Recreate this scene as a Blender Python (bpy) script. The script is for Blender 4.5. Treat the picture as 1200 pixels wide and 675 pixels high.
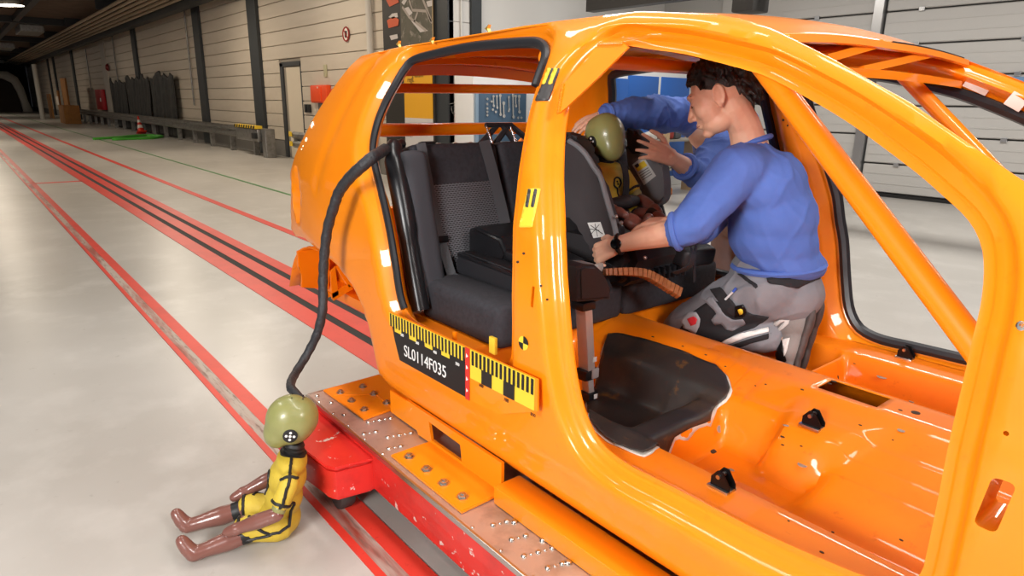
import bpy, bmesh, math, random
import numpy as np
from mathutils import Vector, Matrix, noise
from mathutils.geometry import delaunay_2d_cdt
random.seed(7)
sc = bpy.context.scene
COL = sc.collection
for o in list(bpy.data.objects): bpy.data.objects.remove(o)
R = math.radians

# ------------------------------------------------------------------ camera
FPX, CAMH = 780.0, 1.55
YAW, PITCH, ROLL = R(39.53), R(15.5), R(-.88)
cy_, sy_, cp_, sp_ = math.cos(YAW), math.sin(YAW), math.cos(PITCH), math.sin(PITCH)
_f = np.array([-cy_*cp_, sy_*cp_, -sp_]); _r = np.array([sy_, cy_, 0.]); _d = np.cross(_f, _r)
_c, _s = math.cos(ROLL), math.sin(ROLL)
CR, CD, CF = _c*_r+_s*_d, -_s*_r+_c*_d, _f
CM = np.array([CR, CD, CF]); CC = np.array([-.15, .025, CAMH])
cam = bpy.data.objects.new('camera', bpy.data.cameras.new('camera')); COL.objects.link(cam)
cam.data.sensor_width = 36; cam.data.lens = FPX/1200*36; cam.data.clip_start = .02; cam.data.clip_end = 300
cam.matrix_world = Matrix(((CR[0], -CD[0], -CF[0], CC[0]), (CR[1], -CD[1], -CF[1], CC[1]), (CR[2], -CD[2], -CF[2], CAMH), (0, 0, 0, 1)))
sc.camera = cam
# pixel helpers: a pixel is a direction, the plane gives the distance
def ray(x, y): return CM.T@np.array([(x-600)/FPX, (y-337.5)/FPX, 1])
def pz(x, y, z): d = ray(x, y); return CC+d*(z-CAMH)/d[2]
def py(x, y, Y): d = ray(x, y); return CC+d*(Y-CC[1])/d[1]
def px(x, y, X): d = ray(x, y); return CC+d*(X-CC[0])/d[0]

# ------------------------------------------------------------------ world, lights, exposure
w = bpy.data.worlds.new('world'); sc.world = w; w.use_nodes = True
w.node_tree.nodes['Background'].inputs[0].default_value = (.80, .86, 1, 1)
w.node_tree.nodes['Background'].inputs[1].default_value = .16
vs = sc.view_settings; vs.view_transform = 'Standard'; vs.look = 'None'; vs.gamma = 1; vs.use_curve_mapping = False
vs.exposure = 0.12
def area(name, loc, size, power, col=(1, 1, 1), target=None, spread=180):
    l = bpy.data.lights.new(name, 'AREA'); l.shape = 'RECTANGLE'; l.size, l.size_y = size; l.energy = power; l.color = col
    l.spread = R(spread)
    o = bpy.data.objects.new(name, l); COL.objects.link(o); o.location = loc
    if target is not None:
        o.rotation_euler = (Vector(target)-Vector(loc)).to_track_quat('-Z', 'Y').to_euler()
    return o
# bright bay over the sled: photo flood on a stand by the camera and the bay's ceiling strips
area('flood_light_front', (-.3, -2.3, 2.0), (1.1, 1.1), 165, (1, .975, .95), (-1.9, 2.0, .8))
area('flood_light_side', (2.3, 1.0, 3.2), (1.0, 1.0), 110, (1, .965, .93), (-1.5, 2.2, .9))
for i, (x, y, p) in enumerate(((-.6, 1.3, 55), (-3.6, 1.3, 50), (-1.2, 3.9, 60), (-4.5, 4.4, 60), (-3.0, 9.0, 130), (-7.5, 9.0, 130), (.5, 9.0, 120), (-5.0, -1.5, 60))):
    area('bay_ceiling_light', (x, y, 4.7), (2.4, .35), p, (1, .97, .92))
for x, y, p in ((-9, 4.4, 130), (-14.5, 4.4, 130), (-20.5, 4.4, 130), (-28, 1.0, 130), (-38, 1.0, 130), (-54, 1.0, 110), (-70, 1.0, 100)):  # unseen lamps added to brighten the long hall and its cladded wall
    area('hall_fill_light', (x, y, 4.75), (2.5, .4), p, (1, .86, .68))

# ------------------------------------------------------------------ materials
MATS = {}
def lin(c):
    if isinstance(c, str):
        c = tuple(int(c[i:i+2], 16)/255 for i in (0, 2, 4))
    return tuple(((v/12.92) if v <= .04045 else ((v+.055)/1.055)**2.4) for v in c)+(1.,)
def mat(name, col, rough=.5, metal=0, coat=0, var=None, bump=None, emit=0, spec=None, stretch=None, alpha=1, coatr=.05):
    """var=(scale, colour2, low, high) mixes a second colour by noise; bump=(scale, strength)"""
    if name in MATS: return MATS[name]
    m = bpy.data.materials.new(name); m.use_nodes = True; nt = m.node_tree; b = nt.nodes['Principled BSDF']
    b.inputs['Base Color'].default_value = lin(col); b.inputs['Roughness'].default_value = rough
    b.inputs['Metallic'].default_value = metal; b.inputs['Coat Weight'].default_value = coat; b.inputs['Coat Roughness'].default_value = coatr
    if spec is not None: b.inputs['Specular IOR Level'].default_value = spec
    if emit: b.inputs['Emission Color'].default_value = lin(col); b.inputs['Emission Strength'].default_value = emit
    tc = nt.nodes.new('ShaderNodeTexCoord'); mp = nt.nodes.new('ShaderNodeMapping'); nt.links.new(tc.outputs['Object'], mp.inputs[0])
    if stretch: mp.inputs['Scale'].default_value = stretch
    if var:
        vl = var if isinstance(var, list) else [var]; prev = None
        for (s, c2, lo, hi) in vl:
            n = nt.nodes.new('ShaderNodeTexNoise'); n.inputs['Scale'].default_value = s; n.inputs['Detail'].default_value = 5
            n.inputs['Roughness'].default_value = .6; nt.links.new(mp.outputs[0], n.inputs['Vector'])
            r = nt.nodes.new('ShaderNodeMapRange'); r.inputs[1].default_value = lo; r.inputs[2].default_value = hi; nt.links.new(n.outputs['Fac'], r.inputs[0])
            mx = nt.nodes.new('ShaderNodeMix'); mx.data_type = 'RGBA'; nt.links.new(r.outputs[0], mx.inputs[0])
            if prev is None: mx.inputs[6].default_value = lin(col)
            else: nt.links.new(prev, mx.inputs[6])
            mx.inputs[7].default_value = lin(c2); prev = mx.outputs[2]
        nt.links.new(prev, b.inputs['Base Color'])
    if bump:
        n2 = nt.nodes.new('ShaderNodeTexNoise'); n2.inputs['Scale'].default_value = bump[0]; n2.inputs['Detail'].default_value = 4
        nt.links.new(mp.outputs[0], n2.inputs['Vector'])
        bp = nt.nodes.new('ShaderNodeBump'); bp.inputs['Strength'].default_value = bump[1]; bp.inputs['Distance'].default_value = .01
        nt.links.new(n2.outputs['Fac'], bp.inputs['Height']); nt.links.new(bp.outputs[0], b.inputs['Normal'])
    if alpha < 1: b.inputs['Alpha'].default_value = alpha
    MATS[name] = m; return m

# ------------------------------------------------------------------ mesh helpers
def mesh_from(bm, name='mesh', smooth=40):
    bmesh.ops.recalc_face_normals(bm, faces=bm.faces)
    me = bpy.data.meshes.new(name); bm.to_mesh(me); bm.free()
    if smooth: me.shade_smooth(); me.set_sharp_from_angle(angle=R(smooth))
    return me
def mesh_pd(v, f, name='mesh', smooth=40, recalc=False):
    me = bpy.data.meshes.new(name); me.from_pydata([tuple(map(float, p)) for p in v], [], f)
    if recalc:
        bm = bmesh.new(); bm.from_mesh(me); bmesh.ops.recalc_face_normals(bm, faces=bm.faces); bm.to_mesh(me); bm.free()
    if smooth: me.shade_smooth(); me.set_sharp_from_angle(angle=R(smooth))
    return me
def put(name, me, m, parent=None, smooth=40):
    if isinstance(me, bmesh.types.BMesh): me = mesh_from(me, name, smooth)
    o = bpy.data.objects.new(name, me); COL.objects.link(o)
    if m is not None:
        ms = m if isinstance(m, (list, tuple)) else [m]
        if len(me.materials) == 0:
            for q in ms: me.materials.append(q)
    if parent is not None:
        o.parent = parent; o.matrix_parent_inverse = Matrix.Translation(-WLOC(parent))
    return o
_wl = {}
def WLOC(o): return _wl.get(o.name, Vector((0, 0, 0)))
def thing(name, label, cat, loc=(0, 0, 0), group=None):
    o = bpy.data.objects.new(name, None); COL.objects.link(o); o.location = loc; o.empty_display_size = .1
    _wl[o.name] = Vector(loc); tag(o, label, cat, group); return o
def tag(o, label, cat, group=None):
    o['label'] = label; o['category'] = cat
    if group: o['group'] = group
    return o
def struct(o, label=None, cat=None):
    o['kind'] = 'structure'
    if label: o['label'] = label
    if cat: o['category'] = cat
    return o
def rotm(rx=0, ry=0, rz=0): return Matrix.Rotation(rz, 4, 'Z')@Matrix.Rotation(ry, 4, 'Y')@Matrix.Rotation(rx, 4, 'X')
def bxm(bm, c, s, rot=None, bev=0, seg=2):
    M = Matrix.Translation(Vector(c))@(rot if rot is not None else Matrix())@Matrix.Diagonal((*s, 1))
    g = bmesh.ops.create_cube(bm, size=1, matrix=M)
    if bev:
        es = list({e for v in g['verts'] for e in v.link_edges})
        bmesh.ops.bevel(bm, geom=es, offset=bev, segments=seg, affect='EDGES', profile=.6)
    return bm
def box(c, s, rot=None, bev=0, seg=2): return bxm(bmesh.new(), c, s, rot, bev, seg)
def box2(a, b, bev=0, seg=2, bm=None):
    return bxm(bm if bm is not None else bmesh.new(), [(p+q)/2 for p, q in zip(a, b)], [abs(q-p) for p, q in zip(a, b)], None, bev, seg)
def smoothpath(P, n=8, closed=False):
    P = [np.array(p, float) for p in P]; N = len(P); out = []
    rng = range(N if closed else N-1)
    for i in rng:
        if closed: a, b, c, d = P[i-1], P[i], P[(i+1) % N], P[(i+2) % N]
        else: a, b, c, d = P[max(i-1, 0)], P[i], P[i+1], P[min(i+2, N-1)]
        for k in range(n):
            t = k/n
            out.append(.5*((2*b)+(c-a)*t+(2*a-5*b+4*c-d)*t*t+(3*b-a-3*c+d)*t**3))
    if not closed: out.append(P[-1])
    return out
def frames(P, closed=False, up=None):
    P = [Vector(p) for p in P]; N = len(P); T = []
    for i in range(N):
        a = P[i-1] if (i or closed) else P[0]; b = P[(i+1) % N] if (i < N-1 or closed) else P[-1]
        t = (b-a); T.append(t.normalized() if t.length > 1e-9 else Vector((0, 0, 1)))
    u = Vector(up) if up is not None else (Vector((0, 0, 1)) if abs(T[0].z) < .9 else Vector((1, 0, 0)))
    F = []
    for t in T:
        if up is not None: u = Vector(up)
        n = (u-t*u.dot(t))
        n = n.normalized() if n.length > 1e-6 else t.orthogonal().normalized()
        u = n; F.append((t, n, t.cross(n)))
    return P, F
def tube(P, r, seg=10, closed=False, cap=True, bm=None, up=None, flat=1.0):
    """round (or flattened) tube along P; r a number or a list of radii"""
    bm = bm if bm is not None else bmesh.new()
    P, F = frames(P, closed, up); N = len(P); rr = r if hasattr(r, '__len__') else [r]*N
    rings = []
    for i in range(N):
        t, n, b = F[i]; ring = []
        for k in range(seg):
            a = 2*math.pi*k/seg
            ring.append(bm.verts.new(P[i]+(n*math.cos(a)*flat+b*math.sin(a))*rr[i]))
        rings.append(ring)
    for i in range(N if closed else N-1):
        A, B = rings[i], rings[(i+1) % N]
        for k in range(seg): bm.faces.new((A[k], A[(k+1) % seg], B[(k+1) % seg], B[k]))
    if cap and not closed:
        bm.faces.new(rings[0][::-1]); bm.faces.new(rings[-1])
    return bm
def ribbon(P, w, th, up, bm=None):
    """flat strap along P, width w across, thickness th along up"""
    bm = bm if bm is not None else bmesh.new()
    ups = up if isinstance(up, list) else None
    P = [Vector(p) for p in P]; N = len(P); rings = []
    for i in range(N):
        t = (P[min(i+1, N-1)]-P[max(i-1, 0)]).normalized(); u = Vector(ups[i] if ups else up); u = (u-t*u.dot(t)).normalized(); s = t.cross(u)
        ww = w[i] if hasattr(w, '__len__') else w
        rings.append([bm.verts.new(P[i]+s*ww/2*a+u*th/2*b) for a, b in ((-1, -1), (1, -1), (1, 1), (-1, 1))])
    for A, B in zip(rings, rings[1:]):
        for k in range(4): bm.faces.new((A[k], A[(k+1) % 4], B[(k+1) % 4], B[k]))
    bm.faces.new(rings[0][::-1]); bm.faces.new(rings[-1]); return bm
def prism(poly, ax, depth, org=(0, 0, 0), bev=0, bm=None, seg=2):
    """poly of 2D points in the plane (ax[0],ax[1]) at org, extruded along ax[2] by depth"""
    own = bm is None; bm = bmesh.new() if own else bm
    u, v, n = (Vector(a) for a in ax); o = Vector(org)
    A = [bm.verts.new(o+u*float(p[0])+v*float(p[1])) for p in poly]; B = [bm.verts.new(a.co+n*depth) for a in A]; N = len(A)
    fs = [bm.faces.new(A[::-1]), bm.faces.new(B)]+[bm.faces.new((A[i], A[(i+1) % N], B[(i+1) % N], B[i])) for i in range(N)]
    if bev:
        es = list({e for f in fs[:2] for e in f.edges}); bmesh.ops.bevel(bm, geom=es, offset=bev, segments=seg, affect='EDGES')
    return bm
XZ = ((1, 0, 0), (0, 0, 1), (0, 1, 0)); XY = ((1, 0, 0), (0, 1, 0), (0, 0, 1)); YZ = ((0, 1, 0), (0, 0, 1), (1, 0, 0))
def lathe(prof, seg=20, M=None, bm=None):
    bm = bm if bm is not None else bmesh.new(); M = M if M is not None else Matrix(); rings = []
    for r, z in prof:
        rings.append([bm.verts.new(M@Vector((max(r, 1e-4)*math.cos(2*math.pi*k/seg), max(r, 1e-4)*math.sin(2*math.pi*k/seg), z))) for k in range(seg)])
    for A, B in zip(rings, rings[1:]):
        for k in range(seg): bm.faces.new((A[k], A[(k+1) % seg], B[(k+1) % seg], B[k]))
    bm.faces.new(rings[0][::-1]); bm.faces.new(rings[-1]); return bm
def ellipsoid(bm, c, r, rot=None, sub=3):
    M = Matrix.Translation(Vector(c))@(rot if rot is not None else Matrix())@Matrix.Diagonal((*r, 1))
    bmesh.ops.create_icosphere(bm, subdivisions=sub, radius=1, matrix=M); return bm
def text(name, s, size, M, m, parent, align='CENTER', depth=.0006, sx=1):
    cu = bpy.data.curves.new('t', 'FONT'); cu.body = s; cu.size = size; cu.align_x = align; cu.align_y = 'CENTER'; cu.extrude = depth
    t = bpy.data.objects.new('t', cu); COL.objects.link(t); dg = bpy.context.evaluated_depsgraph_get()
    me = bpy.data.meshes.new_from_object(t.evaluated_get(dg)); bpy.data.objects.remove(t); me.transform(Matrix.Diagonal((sx, 1, 1, 1))); me.transform(M); me.materials.clear()
    o = put(name, me, m, parent); o['kind'] = 'stuff'; return o
def basis(o, x, y):
    """4x4 with origin o, x axis along x, y axis near y"""
    x = Vector(x).normalized(); y = Vector(y); z = x.cross(y).normalized(); y = z.cross(x)
    return Matrix(((x.x, y.x, z.x, o[0]), (x.y, y.y, z.y, o[1]), (x.z, y.z, z.z, o[2]), (0, 0, 0, 1)))
def copy_thing(t, M, label=None, suffix=None):
    c = t.copy(); COL.objects.link(c); c.matrix_world = M@t.matrix_world
    if label: c['label'] = label
    for ch in list(t.children):
        k = ch.copy(); COL.objects.link(k); k.parent = c
        for g in list(ch.children):
            q = g.copy(); COL.objects.link(q); q.parent = k
    return c
def smin(x, a, b): x = np.clip((x-a)/(b-a), 0, 1); return x*x*(3-2*x)
# ================================================================== HALL
FLOORM = mat('floor_epoxy', 'bdb9b3', .32, var=[(.35, 'aaa59d', .45, .75), (2.2, 'cac6c0', .5, .8), (14, '9a948b', .66, .8)], bump=(60, .03))
WALLM = mat('wall_panel_paint', 'cfc4b4', .45, var=(3, 'c2b6a5', .4, .8))
WHITEW = mat('white_wall_paint', 'd8d6d2', .5)
DARKST = mat('dark_steel_post', '2f3336', .5)
GALV = mat('galvanised_steel', '9a9894', .4, .85, var=(8, '7d7a76', .4, .7))
RED = mat('red_floor_paint', 'd83a2c', .4, var=[(3, 'c23327', .45, .8), (40, 'a52a20', .62, .8)])
SLOT = mat('slot_black', '0a0808', .7)
YEL = mat('yellow_paint', 'f0c830', .5); BLK = mat('black_paint', '181818', .5)
floor = struct(put('floor', mesh_pd([(-96, -30, 0), (25, -30, 0), (25, 14, 0), (-96, 14, 0)], [(0, 1, 2, 3)]), FLOORM))
def strip(name, y0, y1, m, x0=-90, x1=6, z=.004, parent=None):
    bm = box2((x0, y0, -.01), (x1, y1, z)); return put(name, bm, m, parent if parent is not None else floor, smooth=0)
# track: centre rail pair in a red band, guide rail on the near side, thin far line
strip('track_band', 1.77, 1.93, RED); strip('track_band', 2.0, 2.14, RED); strip('track_band', 2.21, 2.33, RED)
strip('track_slot', 1.93, 2.0, SLOT, z=.001); strip('track_slot', 2.14, 2.21, SLOT, z=.001)
WORN = mat('worn_guide_rail', '9c4436', .45, .1, var=[(1.6, 'b5a79c', .40, .55), (14, '7d6257', .52, .68)], stretch=(.5, 4, 1))
strip('guide_line', .895, .925, RED); strip('guide_rail', .925, .985, WORN, z=.003); strip('guide_line', .985, 1.06, RED)
strip('far_line', 2.955, 3.06, RED)
strip('green_line', 4.25, 4.31, mat('green_paint', '3f7d3c', .5), x1=-9)
strip('white_line', -3.0, -.36, mat('pale_floor_paint', 'e6e1d8', .4), -30, -6.3)
strip('cross_line', .9, 1.8, RED, -15.3, -15.15)
# ---- long side wall with horizontal cladding between dark posts
WY = 7.25
wall = struct(put('wall_right', box2((-92, WY+.02, 0), (-11.3, WY+.3, 5.2)), mat('wall_core', '9a9184', .8), smooth=0))
wx = lambda x, Y=7.25, y=100: float(py(x, y, Y)[0])
CX = -10.75
D0, D1 = wx(330), wx(354.5)
posts = [-92, -71, wx(66, 7.13), wx(88, 7.13), wx(121, 7.0), wx(162, 7.13), wx(236, 7.13), wx(301, 7.13), CX-.9]
pm_ = mesh_from(box((0, 0, 0), (1, .05, .345), bev=.008, seg=1), smooth=0); pm_.materials.append(WALLM)
for a, b in zip(posts, posts[1:]):
    for k in range(14):
        z = .45+.36*k+.18
        segs = [(a, b)]
        if b == posts[-1] and z < 2.5: segs = [(a, D0), (D1, b)]
        for s0, s1 in segs:
            o = bpy.data.objects.new('wall_panel', pm_); COL.objects.link(o); o.location = ((s0+s1)/2, WY, z); o.scale = (s1-s0-.02, 1, 1); o.parent = wall
for s0, s1 in ((-92, D0), (D1, posts[-1])):
    put('wall_plinth', box2((s0, WY-.03, 0), (s1, WY+.02, .44)), mat('plinth_grey', '77736d', .7), wall, 0)
for x in posts[1:-1]:
    if x == posts[4]: continue
    put('wall_post', box2((x-.36, WY-.12, 0), (x+.36, WY, 5.1)), DARKST, wall, 0)
put('wall_column', box2((posts[4]-.8, WY-.06, 0), (posts[4]+.6, WY, 5.1)), mat('column_white', 'c9c2b6', .6), wall, 0)
# thin services on that wall
for x0, z0, z1 in ((wx(228), 1.3, 5), (wx(141), 2.2, 4.6), (wx(108), 2.0, 4.4)):
    put('wall_pipe', tube([(x0, WY-.08, z0), (x0, WY-.08, z1)], .03, 8), GALV, wall)
# door in that wall: dark frame, open pale leaf, dark room behind
door = struct(put('door_1', box2((D0, WY-.02, 0), (D0+.2, WY+.12, 2.5)), mat('door_frame_dark', '3a3c3e', .5), smooth=0), 'dark framed doorway standing open in the cladded side wall', 'door')
bm = box2((D0, WY-.02, 2.42), (D1, WY+.12, 2.53)); put('door_frame', bm, mat('door_frame_dark', ''), door, 0)
put('door_frame', box2((D1-.06, WY-.02, 0), (D1, WY+.12, 2.5)), mat('door_frame_dark', ''), door, 0)
put('door_leaf', box((D1-.45, WY-.02, 1.2), (.78, .05, 2.36), rotm(0, 0, R(6)), .01), mat('door_leaf_cream', 'd9cdb8', .5), door, 0)
put('door_recess', box2((D0, WY+.03, 0), (D1, WY+.06, 2.45)), mat('doorway_dark', '3a3b3d', .9), door, 0)
# ceiling, beams, end wall
ceil = struct(put('ceiling', box2((-96, -30, 5.25), (25, 14, 5.4)), mat('ceiling_brown', '6b5a4c', .8, var=(1.5, '5a4a3e', .4, .7)), smooth=0))
for x in (-84, -70, -56, -42, -28, -14):
    put('ceiling_beam', box2((x-.2, -20, 4.95), (x+.2, 7, 5.25)), DARKST, ceil, 0)
for y in (-2.5, 3.2):
    put('ceiling_beam', box2((-90, y-.12, 4.98), (-4, y+.12, 5.2)), DARKST, ceil, 0)
endw = struct(put('wall_end', box2((-92, -30, 0), (-91.6, 7.2, 5.4)), mat('end_wall_dark', '2b2a28', .9), smooth=0))
put('end_header', box2((-89, -6, 4.75), (-88.6, 7, 5.05)), mat('end_header_white', 'b8b0a2', .6), endw, 0)
# pipe bundle under the ceiling
PIPE = mat('pipe_cream', 'b5a58e', .5)
pb = thing('pipe_bundle', 'bundle of parallel cream pipes hung under the ceiling along the cladded wall', 'pipes', (-50, 5.9, 4.6))
for i in range(6):
    put('pipe', tube([(-90, 5.25+.24*i, 4.78-.02*i), (-13, 5.25+.24*i, 4.78-.02*i)], .06, 8), PIPE, pb)
for x in range(-86, -14, 9): put('pipe_hanger', box2((x-.04, 5.1, 4.85), (x+.04, 6.6, 5.26)), DARKST, pb, 0)
put('beam', box2((-90, 6.55, 4.45), (-13, 6.85, 4.75)), DARKST, pb, 0)
# hall lamps: long unseen ones added to brighten hall and wall, then the round ones
LAMP = mat('lamp_glow', 'fff2dc', .5, emit=6)
for x, ly in ((-9, 4.4), (-14.5, 4.4), (-20.5, 4.4), (-28, 1.0), (-38, 1.0), (-54, 1.0), (-70, 1.0)):
    t = thing('ceiling_lamp', 'added long hooded lamp out of view under the hall ceiling, brightening the hall and its wall', 'lamp', (x, ly, 4.8), 'added unseen hall lamps')
    put('lamp_housing', box((x, ly, 4.9), (2.6, .5, .12), bev=.03), mat('lamp_housing', '8d8a84', .5), t, 0)
    put('lamp_tube', box((x, ly, 4.825), (2.4, .3, .03)), LAMP, t, 0)
for q_ in ((3, 6), (14.5, 6)):
    x, y = (float(v_) for v_ in pz(*q_, 4.55)[:2])
    t = thing('ceiling_lamp', 'round lit lamp hung low from the brown ceiling', 'lamp', (x, y, 4.6), 'round hall lamps')
    M = Matrix.Translation((x, y, 4.55))
    put('lamp_shade', lathe([(.05, .6), (.09, .35), (.3, .1), (.36, 0), (.34, 0)], 20, M), mat('lamp_housing', ''), t)
    put('lamp_disc', lathe([(.33, -.01), (.33, .02)], 20, M), mat('lamp_disc', 'fff4e0', .5, emit=8), t)
# ducts on the brown ceiling
for i, (x, y, l) in enumerate(((-44, 3.9, 3), (-60, 3.7, 3.5), (-72, 3.4, 4))):
    t = tag(put('ceiling_duct', box((x, y, 4.8), (l, 1.0, .35), bev=.04), GALV, smooth=0), 'grey ventilation box under the brown ceiling beside the pipe bundle', 'duct', 'ceiling ventilation boxes')
# ---- end of the wall: corner pillar, return wall, far bay
put('corner_pillar', box2((wx(509, 7.19), WY-.06, 0), (CX, WY+.06, 5.2)), DARKST, wall, 0)
put('corner_recess', box2((CX-.95, WY, 0), (CX-.05, WY+.3, 5.2)), mat('wall_core', ''), wall, 0)
YB = 13.1
retw = struct(put('wall_return', box2((CX-.3, 7.31, 0), (CX-.03, YB+.2, 5.2)), WHITEW, smooth=0))
RY0, RY1, RY2 = (float(px(x, 100, CX)[1]) for x in (526.5, 551, 562))
for k in range(14):
    put('wall_panel', box((CX-.015, (RY0+RY1)/2, .18+.37*k), (.03, RY1-RY0-.01, .36), bev=.006, seg=1), WHITEW, retw, 0)
put('wall_post', box2((CX-.03, RY1, 0), (CX+.06, RY2, 5.2)), DARKST, retw, 0)
pyy = float(px(540, 100, CX)[1])
put('wall_pipe', tube([(CX+.03, pyy, .9), (CX+.03, pyy, 5)], .018, 8), mat('pipe_white', 'd5d5d2', .4), retw)
bw = struct(put('wall_back', box2((CX-.3, YB+.15, 0), (25, YB+.4, 5.3)), mat('back_wall_grey', 'b9b7b3', .6), smooth=0))
# sectional garage doors in the back wall
DOORM = mat('garage_door_paint', 'c4c1bc', .45, bump=(90, .02)); GAP = mat('garage_gap', '5b5955', .7); ALU = mat('aluminium', 'c3c4c6', .3, .9)
sect = [0.06, .588, 1.10, 1.61, 2.117, 2.64, 3.2, 3.75, 4.3]
GJ = float(py(1010, 160, YB)[0])
for di, (gx0, gx1) in enumerate(((GJ-3.3, GJ-.08), (GJ+.08, GJ+9.0), (GJ+9.3, GJ+17))):
    g = struct(put('door_%d' % (di+2), box2((gx0, YB+.08, 0), (gx1, YB+.14, 4.6)), GAP, smooth=0), 'sectional garage door of wide grey panels in the back wall', 'garage door')
    for a, b in zip(sect, sect[1:]):
        bm = box2((gx0+.02, YB, a+.014), (gx1-.02, YB+.08, b-.014), bev=.014, seg=1)
        pn = put('door_panel', bm, DOORM, g, 0)
        for q in (1/3, 2/3): put('panel_rib', box2((gx0+.05, YB-.008, a+(b-a)*q-.008), (gx1-.05, YB, a+(b-a)*q+.008)), DOORM, pn, 0)
        for hx in np.arange(gx0+.6, gx1-.3, 1.55):
            put('hinge', box((hx, YB-.02, b), (.09, .03, .07), bev=.005), ALU, pn, 0)
    put('bottom_seal', box2((gx0, YB-.05, 0), (gx1, YB+.02, .06)), BLK, g, 0)
put('door_jamb', box2((GJ-.08, YB-.1, 0), (GJ+.08, YB+.16, 4.6)), ALU, bw, 0)
hz = struct(put('trim_1', box2((GJ-1.5, YB-.1, .13), (GJ-.2, YB-.03, .34)), YEL, smooth=0), 'yellow and black hazard strip at the foot of the garage door', 'hazard strip')
for i in range(10):
    for zz in (.135, .238):
        put('stripe', prism([(0, 0), (.05, 0), (.10, .09), (.05, .09)], XZ, .008, (GJ-1.48+.127*i, YB-.106, zz)), BLK, hz, 0)
W0 = float(py(1168, 96, YB)[0])
for k in range(3): put('door_window', box2((W0+1.7*k, YB-.014, 1.78), (W0+1.5+1.7*k, YB, 2.07), .006), mat('window_blue', '7f9fc0', .1), bpy.data.objects['door_3'], 0)
# ================================================================== CAR BODY
ORANGE = mat('orange_car_paint', 'f98c08', .45, coat=.6, spec=.3, var=[(2.3, 'f58205', .5, .8), (30, 'f07c04', .62, .85)], coatr=.04)
ORANGE_DIRTY = mat('orange_interior_paint', 'f68205', .5, coat=.45, spec=.25, var=[(3, 'ef7403', .5, .75), (16, 'd05c08', .64, .8)], coatr=.05)
RUB = mat('rubber_seal', '26272b', .38); STEEL = mat('zinc_steel', 'c9c9c6', .28, 1); CHROME = mat('chrome', 'd8d8d8', .12, 1)
YC = 2.05
ZTX, ZTZ = [-3.6, -3.3, -2.9, -2.75, -2.4, -1.9, -1.4, -1.15, -.95, -.75, -.55, -.4, -.2, .3], [1.72, 1.73, 1.75, 1.76, 1.775, 1.79, 1.79, 1.77, 1.70, 1.61, 1.515, 1.44, 1.33, 1.2]
LOWZ, LOWW = [.30, .36, .40, .46, .52, .62, .85, 1.0, 1.2], [.74, .765, .79, .815, .825, .828, .845, .845, .825]
GT, GV = [0, .25, .5, .7, .8, .9, .96, 1, 1.1], [0, .13, .33, .53, .64, .78, .89, 1, 1.25]
def dense(xs, ys, n=400, k=14):
    X = np.linspace(xs[0], xs[-1], n); Y = np.interp(X, xs, ys); w_ = np.hanning(2*k+1); w_ /= w_.sum(); e0 = Y[0]+(Y[1]-Y[0])*np.arange(-k, 0); e1 = Y[-1]+(Y[-1]-Y[-2])*np.arange(1, k+1)
    return X, np.convolve(np.r_[e0, Y, e1], w_, 'valid')
ZTX, ZTZ = dense(ZTX, ZTZ, 400, 26); LOWZ, LOWW = dense(LOWZ, LOWW, 300, 22); GT, GV = dense(GT, GV, 300, 22)
def ztop(X): return np.maximum(np.interp(X, ZTX, ZTZ), 1.3)
def halfw(X, z):
    X = np.asarray(X, float); z = np.asarray(z, float); wt = np.interp(X, [-3.6, -1.0, -.3, .3], [.56, .57, .74, .76])
    lo = np.interp(z, LOWZ, LOWW); hi = .825+(wt-.825)*np.interp((z-1.2)/(ztop(X)-1.2), GT, GV)
    return np.where(z < 1.2, lo, hi)-.17*np.maximum(0, -2.75-X)**2
def side_y(X, z): return YC-halfw(X, z)
def on_side(x, y, off=0.):
    Y = 1.3
    for _ in range(60):
        P = py(x, y, Y); Y = .5*Y+.5*(float(side_y(P[0], P[2]))+off)
    return (P[0], P[2])
car = thing('car_body', 'bright orange bare car body shell without doors, windows or wheels, bolted on the sled', 'car', (-1.9, 2.05, .3))
def resample(P, step, closed=True):
    P = np.array(P, float); Q = np.vstack([P, P[:1]]) if closed else P
    L = np.r_[0, np.cumsum(np.hypot(*np.diff(Q, axis=0).T))]; n = max(int(L[-1]/step), 4)
    t = np.linspace(0, L[-1], n, endpoint=not closed); return np.c_[np.interp(t, L, Q[:, 0]), np.interp(t, L, Q[:, 1])]
def inside(P, poly):
    x, y = P[:, 0], P[:, 1]; r = np.zeros(len(P), bool); X, Y = poly[:, 0], poly[:, 1]; j = len(poly)-1
    for i in range(len(poly)):
        c = ((Y[i] > y) != (Y[j] > y)); 
        with np.errstate(divide='ignore', invalid='ignore'): xi = (X[j]-X[i])*(y-Y[i])/(Y[j]-Y[i])+X[i]
        r ^= c & (x < xi); j = i
    return r
def dist(P, poly, closed=True):
    A = poly; B = np.roll(poly, -1, 0) if closed else poly[1:]; A = A if closed else A[:-1]
    d = np.full(len(P), 9.)
    for a, b in zip(A, B):
        ab = b-a; t = np.clip(((P-a)@ab)/max(ab@ab, 1e-12), 0, 1); d = np.minimum(d, np.hypot(*(P-a-t[:, None]*ab).T))
    return d
def offset(poly, d):
    p = np.array(poly); t = np.roll(p, -1, 0)-np.roll(p, 1, 0); n = np.c_[t[:, 1], -t[:, 0]]; n /= np.linalg.norm(n, axis=1)[:, None]+1e-12
    ar = np.sum(p[:, 0]*np.roll(p[:, 1], -1)-np.roll(p[:, 0], -1)*p[:, 1]); return p+n*d*(1 if ar > 0 else -1)
def sm(P, n=6, step=.018): return resample(np.array([q[:2] for q in smoothpath([(a, b, 0) for a, b in P], n, True)]), step)
from mathutils.bvhtree import BVHTree
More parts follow.
